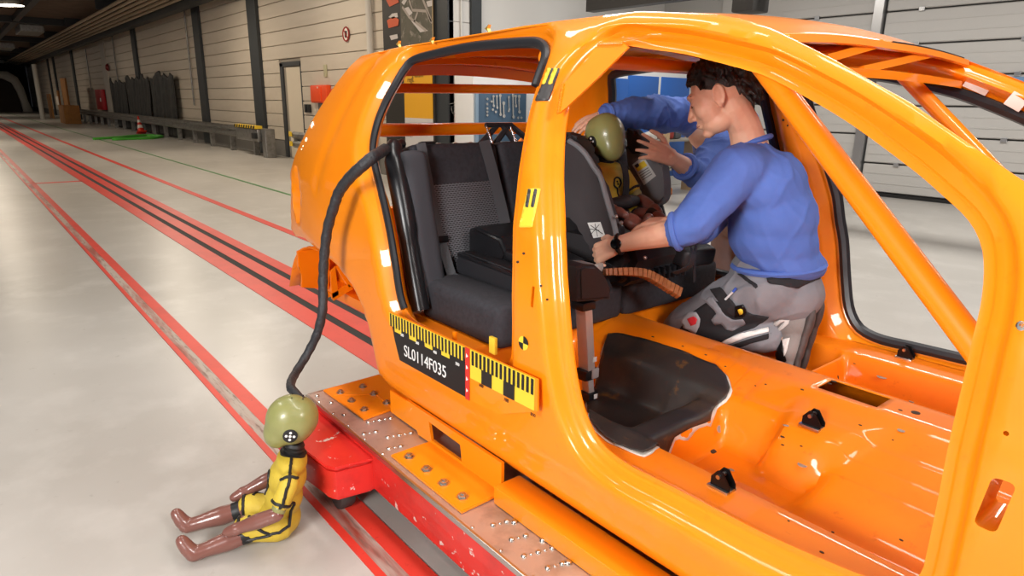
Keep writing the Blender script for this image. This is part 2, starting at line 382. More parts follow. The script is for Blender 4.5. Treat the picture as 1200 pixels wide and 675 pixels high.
def bvh_of(me): return BVHTree.FromPolygons([v.co for v in me.vertices], [tuple(p.vertices) for p in me.polygons])
def patch(name, bv, poly, m, parent, off=.003, step=3.0, th=.002):
    """fabric patch: outline seen in the photo, laid on the surface of the garment"""
    poly = resample(np.array(poly, float), step); g = np.array([(a, b) for a in np.arange(poly[:, 0].min(), poly[:, 0].max(), step) for b in np.arange(poly[:, 1].min(), poly[:, 1].max(), step)])
    g = g[inside(g, poly) & (dist(g, poly) > step*.4)] if len(g) else np.zeros((0, 2)); n = len(poly)
    r = delaunay_2d_cdt([Vector(v) for v in list(map(tuple, poly))+list(map(tuple, g))], [(i, (i+1) % n) for i in range(n)], [], 0, 1e-5); P = np.array([tuple(v) for v in r[0]]); T = [t for t in r[2]]
    T = [t for t, k in zip(T, inside(P[np.array(T)].mean(1), poly)) if k]; V = []; ok = []
    for p in P:
        dv = Vector(ray(*p)).normalized(); h = bv.ray_cast(Vector(CC), dv)
        if h[0] is None: V.append((0, 0, 0)); ok.append(False)
        else:
            nn = h[1] if h[1].dot(dv) < 0 else -h[1]; V.append(tuple(h[0]+nn*off)); ok.append(True)
    Va = np.array(V); T = [t for t in T if all(ok[i] for i in t) and max(np.linalg.norm(Va[t[i]]-Va[t[i-1]]) for i in range(3)) < .06]
    if not T: return None
    used = sorted({i for t in T for i in t}); mp = {u: k for k, u in enumerate(used)}
    o = put(name, mesh_pd([V[u] for u in used], [tuple(mp[i] for i in t) for t in T], name, 60), m, parent); s = o.modifiers.new('s', 'SOLIDIFY'); s.thickness = th; s.offset = 0; return o
# outlines (traced on the side surface): rear door opening, front door opening
RDP = [(487, 70), (517, 62), (550, 55.5), (583, 52), (622, 49.6), (635, 52), (641, 60), (638, 76), (625, 115), (615, 158), (606, 220), (601, 280), (600, 340), (600, 400), (596, 424), (575, 420), (540, 404), (500, 383), (482, 372), (472, 352), (464, 305), (459, 275), (449, 229), (441, 196), (438, 172), (442, 149), (452, 122), (465, 98), (476, 80)]
FDP = [(733, 54), (760, 57.5), (800, 63), (833, 71), (867, 80), (900, 90.5), (950, 117), (1000, 147.5), (1067, 197), (1100, 225), (1133, 256), (1149, 285), (1153, 318), (1149, 358), (1138, 404), (1130, 440), (1113, 514), (1097, 595), (1085, 652)]
FDP2 = [(1000, 675), (900, 628), (827, 591), (776, 565), (740, 547), (718, 532), (703, 517), (692, 498), (684, 477), (678, 452), (672, 415), (667, 360), (664, 322), (662, 275), (660, 215), (661, 170), (665, 135), (671, 108), (690, 80), (712, 62)]
rd = sm([on_side(x, y, .05) for x, y in RDP]); fdl = [on_side(x, y, .05) for x, y in FDP]+[(-.468, .735), (-.488, .702), (-.53, .677), (-.58, .664)]+[on_side(x, y, .05) for x, y in FDP2[1:]]
fd = sm(fdl)
outer = [(-3.03, 1.745), (-3.08, 1.66), (-3.13, 1.60), (-3.24, 1.49), (-3.36, 1.36), (-3.46, 1.27), (-3.51, 1.18), (-3.51, 1.0), (-3.53, .90), (-3.50, .862), (-3.40, .885), (-3.25, .905), (-3.09, .897), (-2.93, .885), (-2.79, .86), (-2.66, .80), (-2.58, .72), (-2.535, .62), (-2.52, .52), (-2.50, .44), (-2.44, .40), (-2.30, .385), (-1.9, .388), (-1.3, .385), (-.8, .388), (0.05, .39), (.05, 1.0), (.05, 1.26), (-.1, 1.29)]
apx = [(1200, 213), (1152, 180), (1107, 149), (1067, 120.5), (1013, 91), (981, 72), (944, 53)]
outer += [(on_side(x, y)[0], on_side(x, y)[1]) for x, y in apx]
outer += [(-1.02, float(ztop(-1.02))), (-1.15, float(ztop(-1.15))), (-1.4, 1.79), (-1.9, 1.79), (-2.4, 1.775), (-2.75, 1.76), (-2.95, 1.75)]
outer = resample(np.array(outer), .02)
# plain slots: latch slot in the B pillar, long hole in the hinge pillar
def rrect(cx, cz, w_, h_, r=.3, n=4, sk=0):
    P = []
    for k, (sx, sz) in enumerate(((1, 1), (-1, 1), (-1, -1), (1, -1))):
        rr = min(w_, h_)*r
        for q in range(n+1):
            a = math.pi/2*(k+q/n); zz = sz*(h_/2-rr)+rr*math.sin(a); P.append((cx+sx*(w_/2-rr)+rr*math.cos(a)+sk*zz, cz+zz))
    return np.array(P)
def hole_px(c, w_, h_, sk=0, r=.3): X, z = on_side(*c); return rrect(X, z, w_, h_, r, 3, sk)
holes = [hole_px((1165, 592), .032, .092, .12), hole_px((624, 348), .012, .06, 0), hole_px((1179, 508), .008, .008, r=.5)]
def prof(d):   # outer skin: pinch flange, jamb, outer face
    return np.interp(d, [0, .013, .018, .022, .032, .045, .051, .056, .064, .08, 9], [.050, .050, .046, .041, .040, .032, .018, .007, .002, 0, 0])
def profr(d): return np.interp(d, [0, .02, .03, .045, .06, .075, 9], [.05, .048, .04, .018, .005, 0, 0])
def prof_in(d): return np.interp(d, [0, .016, .03, .06, .1, 9], [.054, .056, .075, .105, .115, .115])
def build_side(mirror):
    pts = [outer]; loops = [outer]
    for h, dd in ((rd, (.0, .02, .03, .045, .06, .075)), (fd, (0, .013, .018, .022, .032, .045, .051, .056, .064, .08))):
        for d in dd: loops.append(offset(h, d) if d else h)
    for h in holes: loops.append(h); loops.append(offset(h, .006))
    V = []; E = []
    for L in loops:
        n0 = len(V); V += [tuple(p) for p in L]; E += [(n0+i, n0+(i+1) % len(L)) for i in range(len(L))]
    gx, gz = np.meshgrid(np.arange(-3.5, .05, .03), np.arange(.40, 1.78, .03)); g = np.c_[gx.ravel(), gz.ravel()]
    ok = inside(g, outer) & (dist(g, outer) > .012)
    for h in (rd, fd): ok &= ~inside(g, h) & (dist(g, h) > .088)
    for h in holes: ok &= ~inside(g, h) & (dist(g, h) > .01)
    V += [tuple(p) for p in g[ok]]
    r = delaunay_2d_cdt([Vector(v) for v in V], E, [], 0, 1e-5); P = np.array([tuple(v) for v in r[0]]); T = np.array(r[2])
    c = P[T].mean(1); keep = inside(c, outer)
    for h in [rd, fd]+holes: keep &= ~inside(c, h)
    T = T[keep]; dr, df = dist(P, rd), dist(P, fd); do = dist(P, outer)
    y = side_y(P[:, 0], P[:, 1])
    yo = y+np.maximum(prof(df), profr(dr))
    # pressed details of the outer skin: shallow groove along roof rail, door board recess, tail lamp dent, C pillar crease
    X, Z = P[:, 0], P[:, 1]
    yo += .010*np.exp(-((Z-(ztop(X)-.055))/.014)**2)*(X < -.5)*(X > -2.9)
    e = ((X+3.33)/.075+(Z-1.10)/.25)**2+((Z-1.10)/.12)**2
    yo += .05*smin(1.25-e, 0, .5)*(X < -3.1)
    yo += .008*np.exp(-((X+2.80+(1.75-Z)*.35)/.03)**2)*(Z > 1.15)
    yo += .008*smin(.012-np.abs(Z-.50)+.03, 0, .03)*(X > -2.4)
    # hinge pillar: shallow raised bead panels
    yo -= .008*smin(.055-np.abs(X+.27), 0, .02)*smin(.05-np.abs(Z-1.02), 0, .02)+.006*smin(.07-np.abs(X+.26), 0, .02)*smin(.05-np.abs(Z-.86), 0, .02)
    edge = .02*smin(.03-do, 0, .03)*(Z < 1.15)
    yo += edge
    yi = y+np.minimum(prof_in(df), np.where(dr < .1, prof_in(dr), 9)); yi = np.where(do < .05, yo+.004+(yi-yo)*smin(do, .005, .05), yi)
    if mirror: yo, yi = 2*YC-yo, 2*YC-yi
    n = len(P); VV = np.vstack([np.c_[P[:, 0], yo, P[:, 1]], np.c_[P[:, 0], yi, P[:, 1]]])
    F = [tuple(t) for t in T]+[tuple(n+i for i in t[::-1]) for t in T]
    cnt = {}
    for t in T:
        for a, b in ((t[0], t[1]), (t[1], t[2]), (t[2], t[0])): cnt[(a, b)] = 1
    for (a, b) in cnt:
        if (b, a) not in cnt: F.append((b, a, n+a, n+b))
    return mesh_pd(VV, F, 'side', 50, True)
side_near = put('body_side', build_side(False), ORANGE, car)
side_far = put('body_side', build_side(True), ORANGE, car)
# rubber seals round the openings
def seal(loop, off, r, mirror, name='door_seal', flat=1.0, keep=None):
    L = offset(loop, off); P = [(p[0], float(side_y(*p))+.055, p[1]) for p in L if keep is None or keep(p)]
    if mirror: P = [(a, 2*YC-b, c) for a, b, c in P]
    return put(name, tube(P[::2], r, 8, keep is None, up=(0, 1, 0), flat=flat), RUB, car)
seal(rd, -.010, .017, False, keep=lambda p: p[1] > 1.0 or p[0] < -2.15 if p[0] < -1.60 or p[1] > 1.60 else False) if False else None
ur = [p for p in rd]
i0 = min(range(len(rd)), key=lambda i: math.hypot(rd[i][0]+1.66, rd[i][1]-1.60)); rr_ = np.roll(rd, -i0, 0)
i1 = min(range(len(rr_)), key=lambda i: math.hypot(rr_[i][0]+2.24, rr_[i][1]-.82))
# walk from the B pillar top over the roof and down the C pillar side
fw = rr_[:i1+1]; bw_ = np.vstack([rr_[i1:], rr_[:1]])[::-1]
seg_ = fw if fw[:, 1].mean() > bw_[:, 1].mean() else bw_
sp_path = [(p[0], float(side_y(*p))+.045, p[1]) for p in seg_]
put('door_seal', tube(sp_path, .017, 8, up=(0, 1, 0), flat=.8), RUB, car)
seal(rd, -.012, .022, True); seal(fd, -.012, .022, True)
# ---- roof panel with rolled edge and front header
def roofz(X, u):   # u: -1 near rail .. 1 far rail
    return ztop(X)+.028*(1-u*u)-.004
def grid_surf(name, fn, nu, nv, m, parent, thick=0, flip=False, smooth=40):
    V = [fn(i/(nu-1), j/(nv-1)) for i in range(nu) for j in range(nv)]
    F = [(i*nv+j, (i+1)*nv+j, (i+1)*nv+j+1, i*nv+j+1) for i in range(nu-1) for j in range(nv-1)]
    o = put(name, mesh_pd(V, F, name, smooth), m, parent)
    if thick:
        s = o.modifiers.new('s', 'SOLIDIFY'); s.thickness = thick; s.offset = -1 if not flip else 1
    return o
def roof_fn(a, b):
    u = -1+2*b; wx = .57; xf = -.975-.01*(1-u*u); X = -3.03-.06*(1-u*u)+(xf+3.03+.06*(1-u*u))*a
    Y = YC+u*(wx-.17*max(0, -2.75-X)**2)
    return (X, Y, float(roofz(min(X, -1.0), u))-max(0, X+1.12)**1.5*.35*(1-.6*abs(u)))
grid_surf('roof_panel', roof_fn, 60, 30, ORANGE, car, .004)
# black glue bead left on the windscreen header
def hdr(u, up=0, back=0): p = roof_fn(1, (u+1)/2); return (p[0]-back, p[1], p[2]+up)
put('windscreen_glue', tube([hdr(u, .004, .012) for u in np.linspace(.05, .93, 20)], .011, 6, flat=.5, up=(0, 0, 1)), mat('glue_black', '17161a', .5, var=(40, '8c8a88', .62, .72)), car)
# front header: outer flange, inner beam and diagonal struts under the roof
put('roof_header', ribbon([hdr(u, -.008, .002) for u in np.linspace(-.98, .98, 24)], .018, .012, (1, 0, .25)), ORANGE, car)
put('header_beam', ribbon([(-1.0, YC+u*.57, 1.634+.010*(1-u*u)) for u in np.linspace(-.62, 1, 24)], .035, .022, (.2, 0, 1)), ORANGE, car)
for q0, q1 in (((968, 69), (1032, 51)), ((1010, 82), (1094, 63))):
    put('header_strut', ribbon([px(*q0, -1.0), px(*q1, -.995)], .02, .014, (1, 0, .2)), ORANGE, car)
for X in (-2.85, -2.45, -1.95, -1.5):
    put('roof_bow', ribbon([(X, YC+u*.47, float(ztop(X))-.040+.026*(1-u*u)) for u in np.linspace(-1, 1, 16)], .09, .03, (0, 0, 1)), ORANGE_DIRTY, car)
put('rear_header', ribbon([(-3.0-.05*(1-u*u), YC+u*.52, 1.69+.03*(1-u*u)) for u in np.linspace(-1, 1, 16)], .12, .05, (.3, 0, 1)), ORANGE_DIRTY, car)
# ---- cage tubes
CAGE = ORANGE
def cage(a, b, r=.028): return put('cage_tube', tube([a, b], r, 16), CAGE, car)
cage(py(872, 48, 1.52), py(1162, 432, 1.37), .0265)      # near door diagonal: roof rail to hinge pillar
cage(py(1059, 88, 2.5), py(1325, 365, 2.76), .024)       # far door diagonal
for yy, xx, r in ((104.5, 473, .022), (152.5, 453, .030)):
    a, b = px(xx, yy, -2.95), px(640, yy+1 if yy < 120 else yy-3, -2.95); d = b-a; cage((a[0], 1.42, a[2]), (a[0], 2.70, a[2]+(b[2]-a[2])*1.3), r)
zb = float(px(760, 76, -1.80)[2]); cage((-1.80, 1.50, zb), (-1.80, 2.70, zb), .024)


# gusset plate welded across the upper corner of the front opening
gp = [(733, 51), (738, 56), (703, 91), (667, 125), (657, 133), (659, 116), (663, 98), (690, 70), (703, 52)]
GP = [on_side(x, y, .02) for x, y in gp]
put('gusset_plate', prism(GP, XZ, .006, (0, 0, 0), .002), ORANGE, car) if False else None
bm = bmesh.new(); vv = [bm.verts.new((X, float(side_y(X, z))+.012, z)) for X, z in GP]; wv = [bm.verts.new((v.co.x, v.co.y+.008, v.co.z)) for v in vv]; N = len(vv)
bm.faces.new(vv); bm.faces.new(wv[::-1]); [bm.faces.new((vv[i], wv[i], wv[(i+1) % N], vv[(i+1) % N])) for i in range(N)]
put('gusset_plate', bm, ORANGE, car, 30)
for (p, q) in ((GP[4], GP[6]), (GP[8], GP[0])):
    pts = []
    for k in range(27):
        t = k/26; X = p[0]+(q[0]-p[0])*t; z = p[1]+(q[1]-p[1])*t; pts.append((X, float(side_y(X, z))+.011, z))
    put('weld_seam', tube(pts, [.004+.0022*(k % 2) for k in range(27)], 8), ORANGE_DIRTY, car)
# ---- floor pan as one pressed sheet
def Fz(X, Y):
    o = (-.014, -.007, 0, .007, .014); return sum(Fz_raw(np.asarray(X, float)+a, np.asarray(Y, float)+b)*(2-(abs(a)+abs(b))/.014*.8) for a in o for b in o)/sum((2-(abs(a)+abs(b))/.014*.8) for a in o for b in o)
def Fz_raw(X, Y):
    X = np.asarray(X, float); Y = np.asarray(Y, float); y = Y-YC; ay = np.abs(y)
    z = np.full(np.broadcast(X, Y).shape, .50)+0*X
    h = np.interp(ay, [0, .06, .09, .20, .225, .268, .285, 9], [.705, .705, .695, .645, .625, .515, .50, .50])
    hb = np.interp(ay, [0, .10, .22, .27, .305, .335, .35, 9], [.70, .69, .665, .645, .61, .52, .50, .50])
    hg = np.interp(ay, [0, .06, .10, .44, .47, 9], [.705, .705, .692, .525, .50, .50])
    k = smin(X, -1.06, -1.02)*(1-smin(X+.5*(ay-.25), -.87, -.82))*(y < 0)
    g = smin(X, -.90, -.84)
    h = h*(1-g)+hg*g; h = h*(1-k)+np.maximum(hb, h)*k
    z = np.maximum(z, h)
    z = np.maximum(z, .50+.115*smin(ay, .575, .605)*(X > -1.9))
    cm = np.where(y > 0, smin(X, -1.265, -1.24), smin(X, -1.36, -1.325))*(1-smin(X, -1.235, -1.205)); z = np.maximum(z, .50+.105*cm)
    z = np.where(X < -1.45, z-.02*smin(.25+.0*X-ay+.35, 0, .02)*(ay > .24)*(ay < .57), z)
    z = np.maximum(z, .50+.20*(1-smin(X, -1.96, -1.91)))
    # small pressed ribs
    z = z+.004*np.sin(X*60)*0+.006*smin(.012-np.abs(y+.42), 0, .008)*(X > -1.1)*(X < -.5)
    return z
def floor_hit(x, y):
    d = ray(x, y); P = CC+np.arange(.8, 5, .003)[:, None]*d; k = np.nonzero(P[:, 2] < Fz(P[:, 0], P[:, 1]))[0]
    return (P[k[0], 0], P[k[0], 1]) if len(k) else None
xs = np.unique(np.r_[np.arange(-2.75, .06, .02), np.arange(-1.37, -1.19, .006), np.arange(-1.98, -1.89, .006)]); ys = np.unique(np.r_[np.arange(1.30, 2.81, .02), np.concatenate([YC+s*np.r_[np.arange(.19, .34, .006), np.arange(.57, .61, .006)] for s in (-1, 1)])])
gx, gy = np.meshgrid(xs, ys, indexing='ij'); gz = Fz(gx, gy); nx_, ny_ = gx.shape
# opening in the tunnel top
hx0, hx1, hy0, hy1 = -1.03, -.85, 2.005, 2.095
F = []
for i in range(nx_-1):
    for j in range(ny_-1):
        if hx0 < (xs[i]+xs[i+1])/2 < hx1 and hy0 < (ys[j]+ys[j+1])/2 < hy1: continue
        F.append((i*ny_+j, (i+1)*ny_+j, (i+1)*ny_+j+1, i*ny_+j+1))
fp = put('floor_pan', mesh_pd(np.c_[gx.ravel(), gy.ravel(), gz.ravel()], F, 'floor_pan', 35), ORANGE_DIRTY, car)
s = fp.modifiers.new('s', 'SOLIDIFY'); s.thickness = .003; s.offset = -1
put('tunnel_tray', box2((hx0-.02, hy0-.02, .60), (hx1+.02, hy1+.02, .655), .004), mat('tray_grey', 'b8ae98', .5), car)
# holes, slots and plugs on the pan (dark drillings with their own shape)
HOLE = mat('drilled_hole', '3a2a1c', .8); PLUG = mat('rubber_plug', '9a8f84', .6)
def fnorm(X, Y):
    e = .004; return Vector((-(float(Fz(X+e, Y))-float(Fz(X-e, Y)))/(2*e), -(float(Fz(X, Y+e))-float(Fz(X, Y-e)))/(2*e), 1)).normalized()
def floor_disc(x, y, r, m=None, name='drain_hole', sq=1.):
    h = floor_hit(x, y)
    if h is None: return
    n = fnorm(*h); M = basis((h[0], h[1], float(Fz(*h))+.0008), n.cross(Vector((0, 1, 0))).cross(n) if False else Vector((0, 1, 0)).cross(n), Vector((0, 1, 0)))
    put(name, lathe([(r, -.001), (r, .0006), (r*.8, .001)], 14, M@Matrix.Diagonal((1, sq, 1, 1))), m or HOLE, car)
for x, y, r, mm in ((940, 548, .014, PLUG), (843, 504, .012, PLUG), (836, 530, .012, HOLE), (857, 551, .009, PLUG), (1056, 505, .010, PLUG), (917, 512, .007, HOLE), (917, 523, .005, HOLE), (939, 523, .004, HOLE), (1008, 499, .005, HOLE), (1046, 517, .003, HOLE), (885, 453, .003, HOLE), (897, 451, .004, HOLE), (940, 457, .006, HOLE), (921, 499, .009, PLUG), (1073, 484, .012, HOLE), (1068, 471, .009, PLUG), (1055, 481, .006, HOLE), (977, 447, .009, HOLE), (972, 450, .007, HOLE), (982, 443, .008, HOLE), (1033, 445, .018, PLUG), (1001, 428, .005, HOLE), (976, 624, .004, HOLE), (924, 611, .003, HOLE), (1056, 634, .005, HOLE), (963, 648, .005, HOLE), (765, 395, .006, HOLE), (800, 406, .005, HOLE), (827, 416, .005, HOLE), (850, 430, .004, HOLE)):
    floor_disc(x, y, r, mm, sq=.6 if r < .01 else 1)
# dark bitumen sheet in the rear footwell, ragged paper edge
bp = [(712, 395), (727, 394), (745, 398), (775, 407), (800, 415), (825, 427), (838, 432), (850, 443), (855, 458), (852, 470), (840, 478), (834, 488), (833, 497), (815, 505), (790, 518), (765, 530), (752, 535), (735, 530), (715, 520), (700, 508), (690, 494), (688, 470), (700, 440), (706, 415)]
bpoly = [floor_hit(*p) for p in bp]; bpoly = [p for p in bpoly if p]
bpoly = resample(np.array(bpoly), .02)
def sheet(name, poly, m, off, jag=0):
    poly = np.array([p+np.array([noise.noise(Vector((p[0]*14, p[1]*14, 3))), noise.noise(Vector((p[0]*14, p[1]*14, 9)))])*jag for p in poly]) if jag else poly
    g = np.array([(a, b) for a in np.arange(poly[:, 0].min(), poly[:, 0].max(), .012) for b in np.arange(poly[:, 1].min(), poly[:, 1].max(), .012)])
    g = g[inside(g, poly) & (dist(g, poly) > .006)]; n = len(poly)
    r = delaunay_2d_cdt([Vector(v) for v in list(map(tuple, poly))+list(map(tuple, g))], [(i, (i+1) % n) for i in range(n)], [], 0, 1e-5); P = np.array([tuple(v) for v in r[0]]); T = np.array(r[2]); T = T[inside(P[T].mean(1), poly)]
    z = Fz(P[:, 0], P[:, 1])+off+np.array([.006*noise.noise(Vector((p[0]*9, p[1]*9, 0))) for p in P])*(off > .004)*.8
    o = put(name, mesh_pd(np.c_[P, z], [tuple(t) for t in T], name, 60), m, car); s = o.modifiers.new('s', 'SOLIDIFY'); s.thickness = .002; return o
sheet('paper_liner', offset(bpoly, .003), mat('paper_edge', 'd8d2c8', .8), .003, .012)
sheet('bitumen_sheet', bpoly, mat('bitumen', '2e2a28', .45, var=[(5, '4a3a2c', .5, .75), (11, '8a5a20', .62, .8)], bump=(12, .3)), .013)
# rear: boot floor, wheelhouses, tail panel, firewall
put('boot_floor', box2((-3.45, 1.4, .60), (-2.6, 2.7, .63)), ORANGE_DIRTY, car, 0)
for s in (-1, 1):
    def wh(a, b, s=s):
        X = -3.45+.9*a; r = 1-(2*a-1)**4; return (X, YC+s*(.80-.24*b), .62+.26*r*(1 if b > .05 else 1)-.0*b)
    grid_surf('wheelhouse', wh, 20, 6, ORANGE_DIRTY, car, .004)
    put('wheelhouse_wall', box2((-3.45, YC+s*.56-.005, .52), (-2.63, YC+s*.56+.005, .90)), ORANGE_DIRTY, car, 0)
put('tail_panel', box2((-3.50, 1.42, .52), (-3.44, 2.68, .98), .02), ORANGE, car)
# panel seen through the wheel arch, with its ragged bracket
a0 = -3.30
wp = [px(x, y, a0) for x, y in ((347, 294), (362, 288), (374, 290), (385, 300), (384, 338), (352, 336), (352, 320), (348, 312))]
put('arch_panel', prism([(p[1], p[2]) for p in wp], YZ, .02, (a0, 0, 0), .003), ORANGE_DIRTY, car)
wb = [[px(x, y, a0+.25) for x, y in q] for q in (((386, 318), (392, 312), (396, 345), (388, 350)), ((386, 344), (408, 332), (413, 338), (390, 352)), ((392, 312), (397, 310), (413, 333), (408, 337)))]
for q in wb: put('arch_bracket', prism([(p[1], p[2]) for p in q], YZ, .012, (a0+.25, 0, 0), .002), ORANGE_DIRTY, car)
put('firewall', box2((-.02, 1.26, .42), (.02, 2.84, 1.26), .01), ORANGE_DIRTY, car)
put('cowl', box2((-.12, 1.30, 1.20), (.04, 2.80, 1.27), .02), ORANGE, car)
put('pillar_backing', box2((-.38, 1.36, .62), (-.12, 1.37, 1.1)), ORANGE_DIRTY, car, 0)
# ---- small fittings on the shell: seat brackets
def bracket(x, y):
    h = floor_hit(x, y); z = float(Fz(*h)); t = part_empty('seat_bracket', (h[0], h[1], z))
    for dy in (-.012, .014):
        put('bracket_ear', prism([(-.025, 0), (.03, 0), (.03, .02), (.008, .052), (-.008, .052), (-.025, .03)], XZ, .004, (h[0], h[1]+dy, z-.002), .001), BLKM, t)
    put('bracket_base', box2((h[0]-.03, h[1]-.02, z-.004), (h[0]+.03, h[1]+.022, z+.006), .002), STEEL, t)
    put('bracket_pin', tube([(h[0]-.002, h[1]-.018, z+.036), (h[0]-.002, h[1]+.024, z+.036)], .006, 10), STEEL, t)
BLKM = mat('black_metal', '151517', .3, .4)
def part_empty(name, loc):
    o = bpy.data.objects.new(name, None); COL.objects.link(o); o.parent = car; o.location = Vector(loc)-WLOC(car); _wl[o.name] = Vector(loc); return o
for p in ((845, 572), (951, 500), (1060, 420)): bracket(*p)
# far A pillar: inner trim plates with bolts
for x, y in ((1022+37, 97), (1165+0, 113), (1195, 125)):
    P = py(x+90 if x < 1100 else x, y, 2.60)
for (x0, y0, x1, y1) in ((1133, 93, 1160, 105), (1182, 114, 1200, 124)):
    a, b = py(x0, y0, 2.62), py(x1, y1, 2.64); c = (a+b)/2; dd = Vector(b-a); L = dd.length
    M = basis(c, dd, (0, 0, 1)); t = put('pillar_plate', box((0, 0, 0), (L, .045, .006), bev=.003).copy() if False else bxm(bmesh.new(), (0, 0, 0), (1, 1, 1)), STEEL, car)
    t.data = mesh_from(box((0, 0, 0), (L, .045, .006), bev=.002)); t.data.materials.append(mat('primer_plate', 'd9c9bd', .4)); t.matrix_parent_inverse = Matrix(); t.matrix_world = Matrix()
    t.data.transform(Matrix.Translation(-WLOC(car))@M)
    for k in (-.25, .25):
        put('plate_bolt', lathe([(.008, -.002), (.008, .01), (.005, .012)], 12, M@Matrix.Translation((L*k, 0, 0))@Matrix.Rotation(0, 4, 'X')), HOLE, t)
# far B pillar inner plate with holes
# mount arrows and tape marks on the near side
def on3(x, y, off=0): X, z = on_side(x, y); return Vector((X, float(side_y(X, z))+off, z))
TAPEY = mat('tape_yellow', 'f2cf3a', .5); TAPEB = mat('tape_grey', '3c3a3a', .5)
bvn = bvh_of(side_near.data)
def decal(name, pxs, m, off=-.0015, parent=car, th=.001):
    return patch(name, bvn, pxs, m, car, .0012 if off > .002 else .0025, 2.5, .001)
def decal_old(name, pxs, m, off=-.0015, parent=car, th=.001):
    P = [on3(x, y, off) for x, y in pxs]; bm = bmesh.new(); A = [bm.verts.new(p) for p in P]; B = [bm.verts.new(p+Vector((0, -th, 0))) for p in P]; N = len(P)
    bm.faces.new(A); bm.faces.new(B[::-1]); [bm.faces.new((A[i], B[i], B[(i+1) % N], A[(i+1) % N])) for i in range(N)]
    return put(name, bm, m, parent, 0)
t1 = decal('tape_marker', [(643, 80), (656.5, 80), (643, 118.5), (627, 118.5)], TAPEB, .003)
for q in ([(642, 80), (646.5, 80), (639, 99), (635, 99)], [(649.5, 80), (654, 80), (646.5, 99), (642.5, 99)]): decal('tape_stripe', q, TAPEY, .001, t1) if False else decal('tape_stripe', q, TAPEY, .0015)
t2 = decal('tape_marker', [(619, 221), (634, 221), (624, 266.5), (608, 266.5)], TAPEY, .003)
for q in ([(619.5, 221.5), (623, 221.5), (619.5, 243), (616, 243)], [(626.5, 221.5), (630, 221.5), (626, 243), (622.5, 243)]): decal('tape_stripe', q, TAPEB, .0015)
# quartered round target
c = on3(614, 402); 
M = Matrix.Translation(c+Vector((0, -.001, 0)))
def pie(a0, a1, r, n=8): return [(0, 0)]+[(r*math.cos(a0+(a1-a0)*k/n), r*math.sin(a0+(a1-a0)*k/n)) for k in range(n+1)]
for k in range(4): put('target_quarter', prism(pie(k*math.pi/2, (k+1)*math.pi/2, .021), XZ, .002, (c.x, c.y-.003, c.z)), TAPEY if k % 2 else BLK, car, 0)
# small folded arrow markers on the roof rail
for x, y in ((630-95, 0), ):
    pass
for x, y in ((571, 34), (506, 48), (467, 52)):
    p = on3(x, y); put('arrow_marker', prism([(0, 0), (.022, .012), (.016, 0), (.022, -.012)], XZ, .012, (p.x, p.y-.012, p.z)), mat('marker_gold', 'd9b25a', .3, .6), car, 0)
# thin tape clip on the C pillar

DTG_ = mat('pale_dot', 'f0d8a0', .4)
bvf = bvh_of(side_far.data)
def circ(x, y, r, n=8): return [(x+r*math.cos(6.283*k/n), y+r*math.sin(6.283*k/n)) for k in range(n)]
for x, y, r in ((921, 131, 1.6), (918, 140.5, 1.4), (926, 139.5, 1.3), (931, 149, 1.8), (923, 147, 1.2)): patch('pillar_hole', bvf, circ(x, y, r), HOLE, car, .001, 1.0)
for x, y, r, m_ in ((1197, 382, 6, STEEL), (1198, 381, 3.5, ORANGE), (614, 297, 1.6, HOLE), (607, 307, 1.6, HOLE), (634, 335, 1.5, HOLE), (641, 351, 1.5, HOLE), (580, 514, 1.2, DTG_), (592, 516, 1.2, DTG_), (581, 508, 1.2, DTG_), (591, 508, 1.2, DTG_)): patch('panel_rivet' if m_ is not HOLE else 'panel_hole', bvn, circ(x, y, r), m_, car, .001, 1.0)
# ================================================================== RULER BOARD on the sill (part of the car shell)
BY = 1.188
board = put('ruler_board', prism([(-2.282, .79), (-1.44, .803), (-1.437, .705), (-1.61, .63), (-1.775, .618), (-2.213, .614), (-2.255, .70)], XZ, .006, (0, BY, 0), .001), ORANGE, car, 0)
put('number_plate', prism([(-2.262, .745), (-1.79, .757), (-1.79, .622), (-2.212, .617), (-2.245, .69)], XZ, .002, (0, BY-.002, 0)), mat('plate_black', '1b1a1c', .45), board, 0)
def zt_(X): return .79+(X+2.282)*(.013/.842)-.002
def bar(x0, x1, h0, h1, m, off): return put('ruler_mark', prism([(x0, zt_(x0)-h1), (x1, zt_(x1)-h1), (x1, zt_(x1)-h0), (x0, zt_(x0)-h0)], XZ, .001, (0, BY-.002-off, 0)), m, board, 0)
put('ruler_scale', prism([(-2.278, zt_(-2.278)-.05), (-1.79, zt_(-1.79)-.05), (-1.79, zt_(-1.79)), (-2.278, zt_(-2.278))], XZ, .001, (0, BY-.0025, 0)), TAPEY, board, 0)
put('ruler_scale', prism([(-1.762, zt_(-1.762)-.098), (-1.452, zt_(-1.452)-.098), (-1.452, zt_(-1.452)), (-1.762, zt_(-1.762))], XZ, .001, (0, BY-.001, 0)), TAPEY, board, 0)
RTICK = mat('ruler_black', '201d1c', .5)
x = -2.272; k = 0
while x < -1.80:
    bar(x, x+.0105, .002, .052 if k % 5 else .052, RTICK, .0012); x += .0205; k += 1
for i in range(5):   # longer yellow blocks under every second half decimetre
    x0 = -2.24+.105*i
    if x0+.045 < -1.80: bar(x0, x0+.048, .048, .066, TAPEY, .0012)
x = -1.752
while x < -1.462: bar(x, x+.0105, .002, .05, RTICK, .0012); x += .0205
for x0 in (-1.70, -1.59): bar(x0, x0+.052, .05, .097, RTICK, .0012)
put('red_strip', prism([(-1.787, .617), (-1.765, .618), (-1.765, zt_(-1.765)+.001), (-1.787, zt_(-1.787)+.001)], XZ, .0015, (0, BY-.003, 0)), mat('red_tape', 'd6332b', .5), board, 0)
WTXT = mat('white_print', 'f2f2f0', .5)
